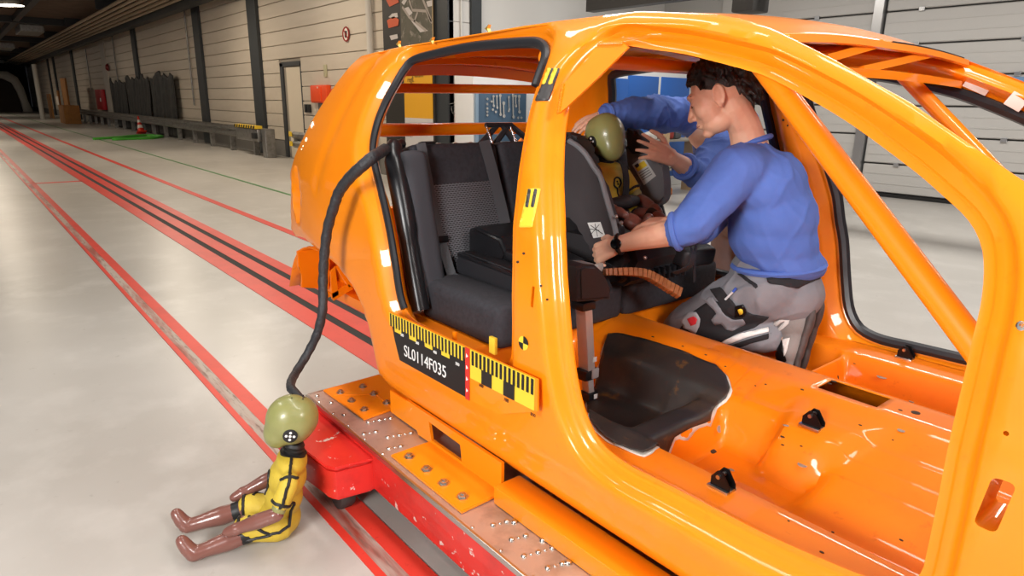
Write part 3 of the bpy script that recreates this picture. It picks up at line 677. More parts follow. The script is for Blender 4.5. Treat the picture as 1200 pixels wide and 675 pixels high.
def btxt(s, x, z, size, m, off=.0035, sx=1): text('lettering', s, size, basis((x, BY-off, z), (1, 0, .012), (0, 0, 1)), m, board, sx=sx)
btxt('SL0114F035', -2.035, .668, .062, WTXT, sx=.92)
for s, x in (('200', -2.185), ('300', -2.08), ('400', -1.965), ('500', -1.83)): btxt(s, x, .724, .015, WTXT)
for s, x, z in (('600', -1.70, .693), ('700', -1.575, .690), ('800', -1.452, .69)): btxt(s, x, z, .015, BLK)
for z in (.77, .73, .69, .65): put('strip_mark', prism([(-1.780, z-.007), (-1.770, z), (-1.780, z+.007)], XZ, .001, (0, BY-.0045, 0)), WTXT, board, 0)
# little upright tabs on the sill behind the board
for x, y, m_ in ((578, 403, TAPEY), (533, 392, ORANGE)):
    p = py(x, y, 1.24); put('sill_tab', box((p[0], p[1], p[2]-.005), (.03 if m_ is TAPEY else .012, .012, .055 if m_ is TAPEY else .03), bev=.002), m_, car)
# ================================================================== SLED
RUST = mat('red_machine_paint', 'd32a24', .35, coat=.3, var=[(9, 'b8231f', .5, .75), (22, 'd9c8bf', .63, .67)])
PLATE = mat('brushed_plate', 'c9c2bb', .36, .75, var=[(2.2, 'c4a694', .5, .75), (9, 'aaa39d', .5, .7)])
sled = thing('crash_sled', 'low red test sled with a riveted metal top, carrying the orange car shell', 'sled', (-1.0, 2.05, 0))
SX0, SX1, SY0, SY1 = -2.80, .9, 1.05, 3.05
put('top_plate', box2((SX0, SY0, .288), (SX1, SY1, .30), .002), PLATE, sled, 0)
put('edge_trim', box2((SX0-.004, SY0-.006, .282), (SX1, SY0+.004, .302), .002), STEEL, sled, 0)
put('end_trim', box2((SX0-.006, SY0, .282), (SX0+.004, SY1, .302), .002), STEEL, sled, 0)
put('side_beam', box2((SX0+.01, SY0, .13), (SX1, SY0+.06, .288), .006), RUST, sled)
put('side_beam', box2((SX0+.01, SY1-.06, .13), (SX1, SY1, .288), .006), RUST, sled)
put('end_beam', box2((SX0+.01, SY0, .13), (SX0+.07, SY1, .288), .006), RUST, sled)
put('corner_block', prism([(-2.76, 1.06), (-2.20, 1.06), (-2.225, .915), (-2.255, .895), (-2.50, .875), (-2.74, .88)], XY, .135, (0, 0, .115), .012), RUST, sled)
put('block_lid', prism([(-2.77, 1.06), (-2.19, 1.06), (-2.213, .905), (-2.25, .885), (-2.50, .865), (-2.75, .87)], XY, .012, (0, 0, .252), .004), RUST, sled)
for x, y in ((-2.35, .99), (-2.35, 3.0), (.5, .99), (.5, 3.0)):
    w_ = put('wheel', lathe([(.02, -.03), (.055, -.03), (.06, -.02), (.06, .02), (.055, .03), (.02, .03)], 20, Matrix.Translation((x, y, .062))@Matrix.Rotation(R(90), 4, 'X')), mat('wheel_rubber', '3a3634', .5), sled)
    put('wheel_fork', box2((x-.03, y-.045, .06), (x+.03, y+.045, .13), .006), DARKST, sled)
for x in (-2.0, -.6, .6): put('cross_beam', box2((x-.05, SY0+.06, .13), (x+.05, SY1-.06, .288)), RUST, sled, 0)
# rivets in short slanted rows
rv = mesh_from(lathe([(.009, 0), (.009, .002), (.006, .006), (.001, .007)], 10)); rv.materials.append(STEEL)
def rivet(x, y, s=1):
    if (-2.83 < x < -2.40 and y > 1.10) or (-2.115 < x < -1.64 and y > 1.06): return
    o = bpy.data.objects.new('rivet', rv); COL.objects.link(o); o.parent = sled; o.location = Vector((x, y, .30))-WLOC(sled); o.scale = (s, s, s)
rows = [(-2.76, 1.08), (-2.66, 1.10), (-2.52, 1.09), (-2.40, 1.14), (-2.32, 1.08), (-2.24, 1.14), (-2.16, 1.10), (-1.55, 1.12), (-1.46, 1.12), (-1.38, 1.10), (-1.30, 1.12), (-1.22, 1.10), (-1.14, 1.12)]
for i, (x, y) in enumerate(rows):
    for k in range(5 if i % 2 else 3): rivet(x+.006*k, y+.022*k, 1 if k % 2 == 0 else .6)
for x in np.arange(-2.7, -.5, .14): rivet(x, 1.063, .6)
for x, y in ((-1.52, 1.18), (-1.40, 1.19), (-1.28, 1.18), (-1.20, 1.20)): rivet(x, y, 1.2)
# ---- orange mounting brackets between sill and sled
def bolt(x, y, z, parent, s=1):
    t = lathe([(.019*s, 0), (.019*s, .003), (.0125*s, .003), (.0125*s, .0045), (.0125*s, .011), (.006*s, .0112), (.006*s, .015), (.001, .0152)], 6, Matrix.Translation((x, y, z))); return put('bolt', t, STEEL, parent, 30)
mb = thing('mounting_bracket', 'orange six-bolt mounting plate at the tail end of the sled', 'bracket', (-2.6, 1.2, .30), 'orange sled mounting brackets')
put('mount_plate', prism([(-2.785, 1.12), (-2.792, 1.40), (-2.44, 1.40), (-2.42, 1.13)], XY, .010, (0, 0, .301), .002), ORANGE, mb, 0)
put('plate_seam', tube([(-2.70, 1.125, .311), (-2.60, 1.28, .311), (-2.43, 1.27, .311)], .003, 6), ORANGE_DIRTY, mb)
for x, y in ((399, 460), (425, 453), (438, 461.5), (412, 469.5), (427, 480), (453, 472)): p = pz(x, y, .312); bolt(p[0], p[1], .311, mb)
put('mount_web', prism([(-2.43, .305), (-2.17, .305), (-2.17, .40), (-2.42, .40)], XZ, .012, (0, 1.262, 0), .002), ORANGE, mb, 0)
sp = thing('mounting_bracket', 'orange four-bolt mounting plate with a cut-out web under the door sill', 'bracket', (-1.9, 1.15, .30), 'orange sled mounting brackets')
put('mount_plate', prism([(-2.10, 1.075), (-2.10, 1.25), (-1.66, 1.25), (-1.655, 1.075)], XY, .010, (0, 0, .301), .002), ORANGE, sp, 0)
for x, y in ((479.6, 535), (500, 550), (520, 566), (542, 582)): p = pz(x, y, .312); bolt(p[0], p[1], .311, sp, 1.15)
bm = bmesh.new()
def qd(a, b, c, d): prism([a, b, c, d], XZ, .012, (0, 1.238, 0), 0, bm)
ho = [(-2.085, .322), (-2.10, .392), (-1.895, .385), (-1.885, .322)]
ot = [(-2.18, .306), (-2.26, .42), (-1.66, .42), (-1.66, .306)]
for i in range(4): qd(ot[i], ot[(i+1) % 4], ho[(i+1) % 4], ho[i])
put('mount_web', bm, ORANGE, sp, 0)
slope = bmesh.new(); q = [(-2.47, 1.30, .42), (-2.43, 1.19, .312), (-2.17, 1.19, .312), (-2.20, 1.30, .42)]
put('mount_gusset', prism([(-2.415, .305), (-2.18, .305), (-2.23, .405), (-2.415, .405)], XZ, .01, (0, 1.25, 0), .002), ORANGE, sp, 0)
rail = thing('support_beam', 'long orange box beam bolted to the sled along the car sill', 'beam', (-.5, 1.2, .30))
put('beam_body', box2((-1.64, 1.19, .301), (.8, 1.30, .365), .006), ORANGE, rail)
bk = thing('support_beam', 'orange box beam bolted to the sled under the hidden far sill', 'beam', (-.5, 2.8, .30))
put('beam_body', box2((-2.6, 2.75, .301), (.8, 2.90, .39), .006), ORANGE, bk)
# ================================================================== REAR BENCH
FAB = mat('seat_fabric', '34343a', .85, var=(60, '2a2a2f', .4, .7), bump=(500, .25)); FAB2 = mat('seat_fabric_side', '3a3a40', .8, bump=(500, .2))
PLAS = mat('black_plastic', '1c1c1f', .28, bump=(300, .05)); PLASM = mat('black_plastic_matt', '26262a', .5, bump=(300, .08)); BELT = mat('belt_webbing', '46474b', .55, bump=(300, .3)); BELTD = mat('belt_webbing_black', '222226', .6, bump=(300, .3))
def mesh_fabric():
    m = bpy.data.materials.new('honeycomb_fabric'); m.use_nodes = True; nt = m.node_tree; b = nt.nodes['Principled BSDF']; b.inputs['Roughness'].default_value = .8
    tc = nt.nodes.new('ShaderNodeTexCoord'); mp = nt.nodes.new('ShaderNodeMapping'); mp.inputs['Rotation'].default_value = (0, R(90), R(90)); nt.links.new(tc.outputs['Object'], mp.inputs[0])
    br = nt.nodes.new('ShaderNodeTexBrick'); br.inputs['Scale'].default_value = 42; br.inputs['Color1'].default_value = lin('1b1b1e'); br.inputs['Color2'].default_value = lin('202024'); br.inputs['Mortar'].default_value = lin('6d6d72')
    br.inputs['Mortar Size'].default_value = .11; br.inputs['Mortar Smooth'].default_value = .5; br.inputs['Brick Width'].default_value = .72; br.inputs['Row Height'].default_value = .34
    nt.links.new(mp.outputs[0], br.inputs['Vector']); nt.links.new(br.outputs['Color'], b.inputs['Base Color'])
    bp = nt.nodes.new('ShaderNodeBump'); bp.inputs['Strength'].default_value = .5; bp.inputs['Distance'].default_value = .004; nt.links.new(br.outputs['Fac'], bp.inputs['Height']); nt.links.new(bp.outputs[0], b.inputs['Normal'])
    return m
HONEY = mesh_fabric()
def rounded(c, s, bev, rot=None, seg=4, sub=0):
    return box(c, s, rot, bev, seg)
bench = thing('rear_bench_seat', 'dark grey fabric rear bench seat with folded-in honeycomb backrest inside the orange shell', 'bench seat', (-2.2, 2.05, .70))
put('seat_cushion', rounded((-2.155, 1.735, .775), (.53, .66, .165), .045), FAB, bench)
put('seat_cushion', rounded((-2.155, 2.40, .775), (.53, .66, .165), .045), FAB, bench)
# backrest sections, leaning back
LEAN = R(-14); BR = rotm(0, LEAN, 0)
def back_pt(dy, up, out=0):   # point on the backrest: dy = world Y, up along the rest, out = towards the front
    c, s = math.cos(LEAN), math.sin(LEAN); return Vector((-2.42+out*c+up*s, dy, .83+up*c-out*s))
def backsec(y0, y1, name='backrest', m=FAB, out=0, u0=-.03, u1=.575, th=.15, bev=.04):
    c = back_pt((y0+y1)/2, (u0+u1)/2, out-th/2); return put(name, box(c, (th, y1-y0, u1-u0), BR, bev, 4), m, bench)
backsec(1.47, 1.915); backsec(1.925, 2.20); backsec(2.205, 2.70)
put('honeycomb_panel', box(back_pt(1.715, .20, .002), (.014, .35, .40), BR, .006, 2), HONEY, bench)
put('honeycomb_panel', box(back_pt(2.45, .235, .002), (.014, .30, .40), BR, .006, 2), HONEY, bench)
# side bolster by the wheelarch: glossy trim and fabric wing
put('side_trim', tube(smoothpath([back_pt(1.46, .585, -.06), back_pt(1.40, .56, -.03), back_pt(1.375, .46, .01), back_pt(1.37, .30, .03), back_pt(1.365, .1, .04), back_pt(1.36, -.10, .06)], 5), [.02]*4+[.034]*4+[.042]*10+[.036]*8, 14), PLAS, bench)
put('side_bolster', box(back_pt(1.445, .22, -.02), (.17, .12, .64), BR, .045, 5), FAB2, bench)
put('side_bolster', box(back_pt(2.68, .20, -.02), (.17, .10, .62), BR, .04, 4), FAB2, bench)
# belts on the near place
def strap(name, pts, w_, m=BELT, parent=bench, up=(1, -.25, .25), th=.003): return put(name, ribbon(smoothpath(pts, 6), w_, th, up), m, parent)
b1 = strap('seat_belt', [back_pt(1.50, .57, .02), back_pt(1.515, .40, .012), back_pt(1.525, .22, .012), back_pt(1.54, .10, .02), back_pt(1.555, .0, .03), (-2.37, 1.57, .855)], .040)
put('belt_buckle', box(back_pt(1.536, .17, .022), (.014, .05, .03), BR, .005), BLKM, b1)
strap('seat_belt', [back_pt(1.835, .575, .006), back_pt(1.85, .45, .014), back_pt(1.875, .25, .016), back_pt(1.885, .10, .02)], .052)
put('belt_tongue', box(back_pt(1.887, .10, .024), (.006, .035, .05), BR, .003), STEEL, bench)
for dy in (1.56, 1.63, 1.72, 1.80): put('trim_clip', ellipsoid(bmesh.new(), back_pt(dy, .575, -.05), (.016, .016, .007), sub=2), STEEL, bench)
put('release_knob', box(back_pt(1.56, .578, -.03), (.03, .07, .012), BR, .005), PLAS, bench)
# headrest frame left standing on top: two posts, bridge and diagonal arms
hr = thing('headrest_frame', 'black skeletal headrest frame on two bright posts on top of the rear backrest', 'headrest', back_pt(2.0, .575, -.07))
for dy in (1.935, 2.075):
    put('headrest_post', tube([back_pt(dy, .56, -.06), back_pt(dy-.012, .655, -.075)], .006, 10), CHROME, hr)
put('frame_bridge', tube([back_pt(1.92, .66, -.076), back_pt(2.075, .66, -.076)], .011, 8), PLASM, hr)
for a, b in ((1.99, 1.87), (2.06, 1.955), (2.02, 2.10), (2.07, 2.21)):
    put('frame_arm', tube([back_pt(a, .66, -.08), back_pt(b, .565, -.09)], [.013, .016], 8), PLASM, hr)
# ================================================================== ISOFIX BASE on the near place
ib = thing('seat_base', 'black plastic child seat base with a silver support leg, empty on the bench', 'seat base', (-2.1, 1.72, .86))
by = 1.735
put('base_body', prism([(-2.40, .86), (-1.84, .855), (-1.80, .875), (-1.84, .925), (-2.10, .945), (-2.36, .955), (-2.40, .93)], XZ, .34, (0, by-.17, 0), .018, seg=3), PLASM, ib)
put('base_rim', box((-2.16, by, .935), (.44, .345, .018), rotm(0, R(2), 0), .008), PLAS, ib)
put('base_head', prism([(-2.40, .93), (-2.16, .94), (-2.14, .975), (-2.19, 1.035), (-2.35, 1.055), (-2.40, 1.04)], XZ, .23, (0, by-.10, 0), .014, seg=3), PLAS, ib)
put('base_lobe', box((-2.05, by+.02, .96), (.22, .25, .04), rotm(0, R(8), 0), .018, 3), PLAS, ib)
for dx in (-.03, 0, .03): put('base_logo', box((-1.99+dx, by-.03+dx*.6, .976), (.012, .022, .002), rotm(0, R(8), R(35)), .0005), mat('logo_silver', 'b9babd', .3, .6), ib)
put('base_arm', box((-1.86, by+.02, .885), (.20, .16, .05), rotm(0, R(6), 0), .015, 3), PLAS, ib)
# leg housing and telescopic leg: traced at the housing's own depth
LX, LY = -1.70, float(px(686, 345, -1.70)[1])
def lp(x, y): p = px(x, y, LX); return p
hz_ = [lp(x, y) for x, y in ((667, 311), (675, 307), (688, 308), (697, 316), (705, 331), (707, 348), (668, 351))]
bm = prism([(p[1], p[2]) for p in hz_], YZ, .09, (LX-.045, 0, 0), .012, seg=3); put('leg_housing', bm, PLASM, ib)
tq = lp(683, 309); put('housing_cap', box((LX, tq[1], tq[2]), (.06, .05, .012), rotm(R(-8), 0, 0), .004), mat('cap_grey', '8a8a8c', .4), ib)
tp, bt_, cl, ft = lp(684, 355), lp(687, 424), lp(688, 437), lp(690, 463)
put('leg_collar', box((LX, lp(684, 357)[1], lp(684, 357)[2]), (.06, .065, .03), None, .006), PLAS, ib)
ALUL = mat('leg_aluminium', 'cfcac6', .35, .35)
def legbox(name, a, b, sx, sy, m): d = Vector(b-a); c = (a+b)/2; q = d.to_track_quat('Z', 'X').to_matrix().to_4x4(); return put(name, box(c, (sx, sy, d.length), q, .005), m, ib)
legbox('leg_tube', tp, cl, .036, .050, ALUL); legbox('leg_inner', cl, ft, .028, .036, ALUL)
put('leg_clamp', box(cl, (.055, .068, .040), None, .008), PLAS, ib); put('clamp_button', box((cl[0]+.028, cl[1]+.012, cl[2]+.005), (.008, .034, .038), None, .004), mat('button_grey', 'b5b5b5', .35), ib)
put('leg_foot', box((ft[0], ft[1], ft[2]), (.05, .05, .036), None, .008), PLAS, ib)
for c_ in (lp(690, 419), lp(691, 462)): put('pictogram', box((c_[0]+.026, c_[1]+.004, c_[2]), (.002, .018, .018), None, .0005), WTXT, ib)
# ================================================================== CHILD SEAT with the second dummy
cs = thing('child_seat', 'black and grey child car seat strapped on the bench, dummy sitting in it', 'child seat', (-2.1, 2.13, .86))
CY = 2.13
GREYF = mat('child_seat_grey', '77787c', .7, bump=(400, .2)); CSB = mat('child_seat_black', '2c292b', .6, bump=(350, .15)); CSD = mat('child_seat_dark_cloth', '3a3537', .75, bump=(400, .25))
def ppoly(pp, Y): return [(float(py(x, y, Y)[0]), float(py(x, y, Y)[2])) for x, y in pp]
NW = [(640, 170), (656, 166), (666, 165), (676, 171), (686, 181), (694, 194), (703, 208), (709, 229), (715, 250), (719, 264), (723, 285), (716, 296), (698, 300), (688, 290), (680, 268), (662, 250), (640, 240)]
YN, YF = 1.945, 2.41
put('near_wing', prism(resample(np.array(ppoly(NW, YN)), .025), XZ, .036, (0, YN, 0), .012, seg=3), CSD, cs)
ge = [Vector((p[0], YN+.004, p[1])) for p in ppoly(NW[2:11], YN)]
put('wing_piping', tube(smoothpath(ge, 5), .011, 8), GREYF, cs)
HWP = [(640, 158), (656, 155), (666, 155), (675, 160), (683, 168), (690, 180), (694, 196), (688, 202), (680, 190), (670, 177), (656, 172), (640, 172)]
put('headrest_wing', prism(resample(np.array(ppoly(HWP, 2.0)), .02), XZ, .06, (0, 1.99, 0), .02, seg=3), CSB, cs)
FW = [(733, 168), (752, 168), (768, 176), (775, 190), (778, 215), (778, 237), (764, 243), (748, 240), (738, 215)]
put('far_wing', prism(resample(np.array(ppoly(FW, YF)), .02), XZ, .05, (0, YF, 0), .014, seg=3), GREYF, cs)
HW2 = [(733, 150), (744, 154), (756, 163), (768, 170), (772, 176), (752, 180), (736, 180)]
put('headrest_wing', prism(resample(np.array(ppoly(HW2, YF-.02)), .02), XZ, .05, (0, YF-.02, 0), .015, seg=3), CSB, cs)
put('seat_shell', prism([(-2.36, .96), (-2.20, .95), (-2.24, 1.10), (-2.29, 1.28), (-2.32, 1.37), (-2.37, 1.395), (-2.45, 1.37), (-2.44, 1.2)], XZ, .40, (0, CY-.14, 0), .03, seg=4), CSB, cs)
put('headrest_back', ellipsoid(bmesh.new(), (-2.30, CY+.04, 1.33), (.05, .11, .09)), CSB, cs)
put('seat_pan', prism([(-2.38, .875), (-1.90, .87), (-1.83, .90), (-1.80, .96), (-1.83, 1.025), (-1.93, 1.03), (-2.05, .99), (-2.25, 1.02), (-2.38, 1.05)], XZ, .40, (0, CY-.14, 0), .035, seg=4), CSB, cs)
put('pan_skirt', prism([(-2.36, .862), (-1.92, .858), (-1.84, .855), (-1.80, .885), (-1.83, .925), (-1.92, .935), (-2.36, .93)], XZ, .44, (0, CY-.16, 0), .022, seg=3), PLASM, cs)
for k in range(7): put('skirt_rib', box2((-1.815, CY-.02+.035*k, .862), (-1.79, CY-.008+.035*k, .915), .003), PLAS, cs)
q = px(722, 270, -1.88); put('recline_knob', lathe([(.02, -.02), (.03, -.01), (.03, .02), (.012, .03)], 16, Matrix.Translation((q[0], q[1], q[2]))@Matrix.Rotation(R(60), 4, 'Y')), PLAS, cs)
for (x, y, X_) in ((756, 302, -1.75), (722, 254, -1.85), (728, 261, -1.84)): q = px(x, y, X_); put('seat_stud', ellipsoid(bmesh.new(), q, (.008, .008, .008), sub=2), STEEL, cs)
put('tether_strap', ribbon(smoothpath([px(805, 282, -1.66), px(812, 295, -1.60), px(808, 312, -1.60), px(790, 320, -1.66)], 6), .03, .004, (1, 0, .2)), BELTD, cs)
put('tether_strap', ribbon(smoothpath([px(818, 275, -1.66), px(814, 300, -1.62), px(814, 330, -1.62)], 6), .012, .004, (1, 0, .2)), BELTD, cs)
put('front_pad', box(px(812, 298, -1.78), (.10, .18, .08), rotm(0, R(10), R(-10)), .025, 3), PLASM, cs)
PAPER = mat('paper_white', 'd9d9d6', .7)
def slabel(name, poly, Y, m, off=.002):
    o = put(name, prism(ppoly(poly, Y), XZ, .0012, (0, Y-off, 0)), m, cs, 0); return o
lb = slabel('warning_label', [(741, 193), (754, 183), (769, 206), (755, 217)], YF, PAPER)
def sub(lb_, name, poly, Y, m, off): o = put(name, prism(ppoly(poly, Y), XZ, .001, (0, Y-off, 0)), m, lb_, 0)
sub(lb, 'label_print', [(744, 195), (755, 188), (759, 194), (748, 201)], YF, TAPEY, .0035)
sub(lb, 'label_print', [(744, 194), (748, 191), (750, 194), (747, 197)], YF, TAPEB, .005)
for k in range(4): sub(lb, 'label_print', [(749+1.4*k, 203+2.4*k), (760+1.4*k, 196+2.4*k), (760.6+1.4*k, 197+2.4*k), (749.6+1.4*k, 204+2.4*k)], YF, mat('print_grey', '8a8a88', .6), .0035)
l2 = slabel('pictogram_label', [(689, 261), (704, 260), (710, 277), (696, 279)], YN, PAPER, .003)
for a, b in (((692, 276), (703, 263)), ((693, 264), (707, 274)), ((698, 262), (701, 277)), ((691, 268), (703, 270))):
    p_, q_ = (Vector((float(py(*c_, YN)[0]), YN-.0035, float(py(*c_, YN)[2]))) for c_ in (a, b)); put('label_print', tube([p_, q_], .0014, 5), TAPEB, l2)
put('red_button', box(px(713, 249, -1.955), (.01, .015, .02), None, .003), mat('button_red', 'd8482a', .4), cs)
# wooden jointed strip lying on the bench in front of the child seat
WOODS = mat('strip_wood', 'a8683a', .55, var=(18, '8a5128', .4, .7), stretch=(1, 1, 4)); ws = thing('wooden_strip', 'brown jointed wooden block strip curving over the bench cushion edge', 'wooden strip', pz(755, 321, .86))
wp = smoothpath([px(708, 319, -1.80), px(722, 318.5, -1.78), px(740, 318.5, -1.76), px(756, 321, -1.74), px(770, 328, -1.72), px(783, 336, -1.70), px(797, 344, -1.67)], 3)
wb_ = [Vector(p) for p in wp]
for i in range(len(wb_)-1):
    a, b = wb_[i], wb_[i+1]; d_ = b-a; M = basis((a+b)/2, d_, Vector((1, .2, .25)).cross(d_).cross(d_)*-1)
    o = put('wooden_block', bmesh.new(), WOODS, ws); sz = .026+.018*i/len(wb_); o.data = mesh_from(box((0, 0, 0), (d_.length*.92, .03, sz), None, .002, 1)); o.data.materials.append(WOODS); o.data.transform(M)
put('strip_clamp', box(px(701, 316, -1.82), (.02, .05, .045), rotm(0, 0, R(15)), .004), mat('clamp_pale', 'c9c7c2', .4, .3), ws); put('clamp_bolt', ellipsoid(bmesh.new(), px(704, 320, -1.805), (.008, .008, .008), sub=2), BLKM, ws)
# ================================================================== voxel union helper for bodies
def union(bm, voxel=.006, smooth=4, name='body', fac=.5):
    me = bpy.data.meshes.new(name); bmesh.ops.recalc_face_normals(bm, faces=bm.faces); bm.to_mesh(me); bm.free()
    o = bpy.data.objects.new('tmp', me); COL.objects.link(o)
    r = o.modifiers.new('r', 'REMESH'); r.mode = 'VOXEL'; r.voxel_size = voxel; r.adaptivity = 0
    s = o.modifiers.new('s', 'SMOOTH'); s.iterations = smooth; s.factor = fac
    dg = bpy.context.evaluated_depsgraph_get(); m2 = bpy.data.meshes.new_from_object(o.evaluated_get(dg)); bpy.data.objects.remove(o)
    m2.shade_smooth(); m2.name = name; return m2
def capsule(bm, P, r, seg=14, flat=1.0, up=None):
    """tapered limb with rounded ends"""
    P = [Vector(p) for p in P]; r = list(r); 
    d0 = (P[0]-P[1]).normalized(); d1 = (P[-1]-P[-2]).normalized()
    Q = [P[0]+d0*r[0]*.95, P[0]+d0*r[0]*.7]+P+[P[-1]+d1*r[-1]*.7, P[-1]+d1*r[-1]*.95]; rr = [r[0]*.25, r[0]*.72]+r+[r[-1]*.72, r[-1]*.25]
    return tube(Q, rr, seg, bm=bm, flat=flat, up=up)
# ================================================================== CHILD DUMMIES
DHEAD = mat('dummy_head_vinyl', '8e8e58', .36, coat=.2, var=(5, '828450', .45, .7)); DSUIT = mat('dummy_suit_yellow', 'cdb23c', .6, bump=(250, .2), var=(8, 'c2a632', .45, .7))
DSKIN = mat('dummy_limb_vinyl', '7d5148', .28, coat=.3); DBLK = mat('dummy_black_trim', '19191a', .5); DTGT = mat('target_white', 'eeeeea', .5)
def make_dummy(label, origin, fwd, torso_tilt=0, head_tilt=0, legs=None, arms=None, detail=True, pose='floor', K=1.0):
    t = thing('crash_test_dummy', label, 'dummy', origin)
    f = Vector(fwd).normalized(); l = Vector((0, 0, 1)).cross(f).normalized()   # l = dummy's left
    o = Vector(origin)
    def L(a, b, c): return o+f*a+l*b+Vector((0, 0, c))
    ct, st = math.cos(torso_tilt), math.sin(torso_tilt)
    def T(a, b, c): a, b, c = a*K, b*K, c*K; return L(a*ct-c*st, b, a*st+c*ct)        # torso frame (leans back by torso_tilt), origin at hip
    FR = Matrix((f, l, Vector((0, 0, 1)))).transposed().to_4x4()@Matrix.Rotation(-torso_tilt, 4, 'Y')
    # torso suit
    bm = bmesh.new()
    for c_, r_ in (((0, 0, .055), (.075, .098, .062)), ((0, 0, .13), (.068, .085, .075)), ((.0, 0, .205), (.068, .093, .075)), ((-.004, 0, .262), (.056, .098, .042))):
        ellipsoid(bm, T(*c_), r_, FR)
    for s in (-1, 1):
        if pose == 'floor': capsule(bm, [T(.0, s*.055, .05), T(.10, s*.062, .045)], [.052, .048])
        else: capsule(bm, [T(.0, s*.055, .05), T(.10, s*.070, .055)], [.052, .048])
        sh = T(-.006, s*.105, .245); el = arms[0][0 if s > 0 else 1]
        capsule(bm, [sh, sh.lerp(Vector(L(*el)), .62)], [.036, .033])
    suit = put('suit', union(bm, .007, 5, 'suit'), DSUIT, t)
    # neck and head
    put('neck', lathe([(.045, 0), (.048, .012), (.036, .016), (.038, .026), (.033, .03), (.036, .04), (.03, .05)], 20, Matrix.Translation(T(-.004, 0, .283))@FR), DBLK, t)
    hc = T(.020, 0, .392); HR = FR@Matrix.Rotation(head_tilt, 4, 'Y')
    bm = bmesh.new(); ellipsoid(bm, (0, 0, .012), (.083, .070, .080)); ellipsoid(bm, (-.022, 0, .02), (.066, .069, .068)); ellipsoid(bm, (.036, 0, -.028), (.048, .052, .055)); bxm(bm, (.03, 0, -.02), (.08, .10, .085), None, .03, 3)
    hm = union(bm, .006, 10, 'head'); hm.transform(Matrix.Translation(hc)@HR@Matrix.Diagonal((1.08, 1.10, 1.18, 1))); head = put('head', hm, DHEAD, t)
    # side targets: black disc with white dots
    for s in (-1, 1):
        M = Matrix.Translation(hc)@HR@Matrix.Translation((-.004, s*.0755, -.012))@Matrix.Rotation(R(-90*s), 4, 'X')
        tg = put('head_target', lathe([(.025, -.008), (.025, .002), (.022, .003), (.001, .003)], 20, M), DBLK, head)
        for k in range(5):
            a = k*2*math.pi/4; rr = .013 if k < 4 else 0
            put('target_dot', lathe([(.0048, .0), (.0048, .0042), (.001, .0045)], 10, M@Matrix.Translation((rr*math.cos(a), rr*math.sin(a), 0))), DTGT, tg) if False else put('target_dot', lathe([(.0048, .0), (.0048, .0042), (.001, .0045)], 10, M@Matrix.Translation((rr*math.cos(a), rr*math.sin(a), 0))), DTGT, head)
    for a in (-.02, .018): 
        for b in (-.016, .016): put('head_screw', lathe([(.003, 0), (.003, .002), (.0005, .002)], 8, Matrix.Translation(hc)@HR@Matrix.Translation((a-.01, b, (.0905-abs(a)*.15)*1.18))), DBLK, head)
    # limbs
    for i, s in enumerate((1, -1)):
        el, hd = Vector(L(*arms[0][i])), Vector(L(*arms[1][i])); sh = T(-.006, s*.105, .245)
        put('elbow_joint', ellipsoid(bmesh.new(), el.lerp(sh, .18), (.024, .024, .028)), DHEAD, t)
        bm = bmesh.new(); d = (hd-el); capsule(bm, [el, el+d*.45, el+d*.85, hd], [.026, .028, .021, .024]); capsule(bm, [hd-d*.05, hd+d.normalized()*.03], [.024, .018])
        put('forearm', union(bm, .006, 3, 'forearm'), DSKIN, t)
        kn, an, to = (Vector(L(*q[i])) for q in legs); hp = T(.10, s*.060, .047)
        put('thigh', union(capsule(bmesh.new(), [hp-(kn-hp)*.1, hp.lerp(kn, .5), kn], [.042, .041, .034]), .006, 3, 'thigh'), DSKIN, t)
        put('knee_cap', capsule(bmesh.new(), [kn.lerp(hp, .05), kn.lerp(an, .16)], [.036, .034]), DBLK, t)
        bm = bmesh.new(); d = an-kn; capsule(bm, [kn+d*.14, kn+d*.38, kn+d*.75, an], [.033, .036, .027, .025]); capsule(bm, [an-d*.02, an.lerp(to, .5), to], [.027, .026, .022])
        put('lower_leg', union(bm, .006, 4, 'lower_leg'), DSKIN, t)
    # black piping of the suit laid on its surface
    dg = bpy.context.evaluated_depsgraph_get(); from mathutils.bvhtree import BVHTree
    bv = BVHTree.FromPolygons([v.co for v in suit.data.vertices], [tuple(p.vertices) for p in suit.data.polygons])
    def pipe(pts, r=.0055, fl=.6):
        Q = []
        for p in smoothpath(pts, 8):
            h = bv.find_nearest(Vector(p))
            if h[0] is not None: Q.append(h[0]+h[1]*.001)
        put('suit_piping', tube(Q, r, 8), DBLK, suit)
    for s in (-1, 1):
        el = Vector(L(*arms[0][0 if s > 0 else 1])); sh = T(-.006, s*.105, .245)
        out = l*s*.06
        pipe([T(-.0, s*.05, .31), T(0, s*.10, .30), sh+out+Vector((0, 0, .03)), sh.lerp(el, .4)+out, sh.lerp(el, .72)+out])
        e_ = sh.lerp(el, .70); dd = (el-sh).normalized(); n1 = dd.orthogonal().normalized(); n2 = dd.cross(n1)
        pipe([e_+(n1*math.cos(a)+n2*math.sin(a))*.05 for a in np.linspace(0, 6.28, 13)])
        pipe([T(.05, s*.12, .27), T(.02, s*.13, .285), T(-.05, s*.12, .28)])
        pipe([T(-.07, s*.10, .16), T(-.05, s*.12, .10), T(.0, s*.14, .07), T(.06, s*.14, .03), T(.13, s*.10, .0)])
        c_ = T(.125, s*.066, .047); n1 = Vector((0, 0, 1)); n2 = l
        pipe([c_+(n1*math.cos(a)+n2*math.sin(a))*.06 for a in np.linspace(0, 6.28, 13)])
        pipe([T(.02, s*.13, .05), T(.08, s*.12, .10), T(.1, s*.06, .11)])
    # chest emblem: ring with a tail
    M = [T(.09, .012+.026*math.cos(a), .20+.03*math.sin(a)) for a in np.linspace(-1.2, 4.6, 16)]
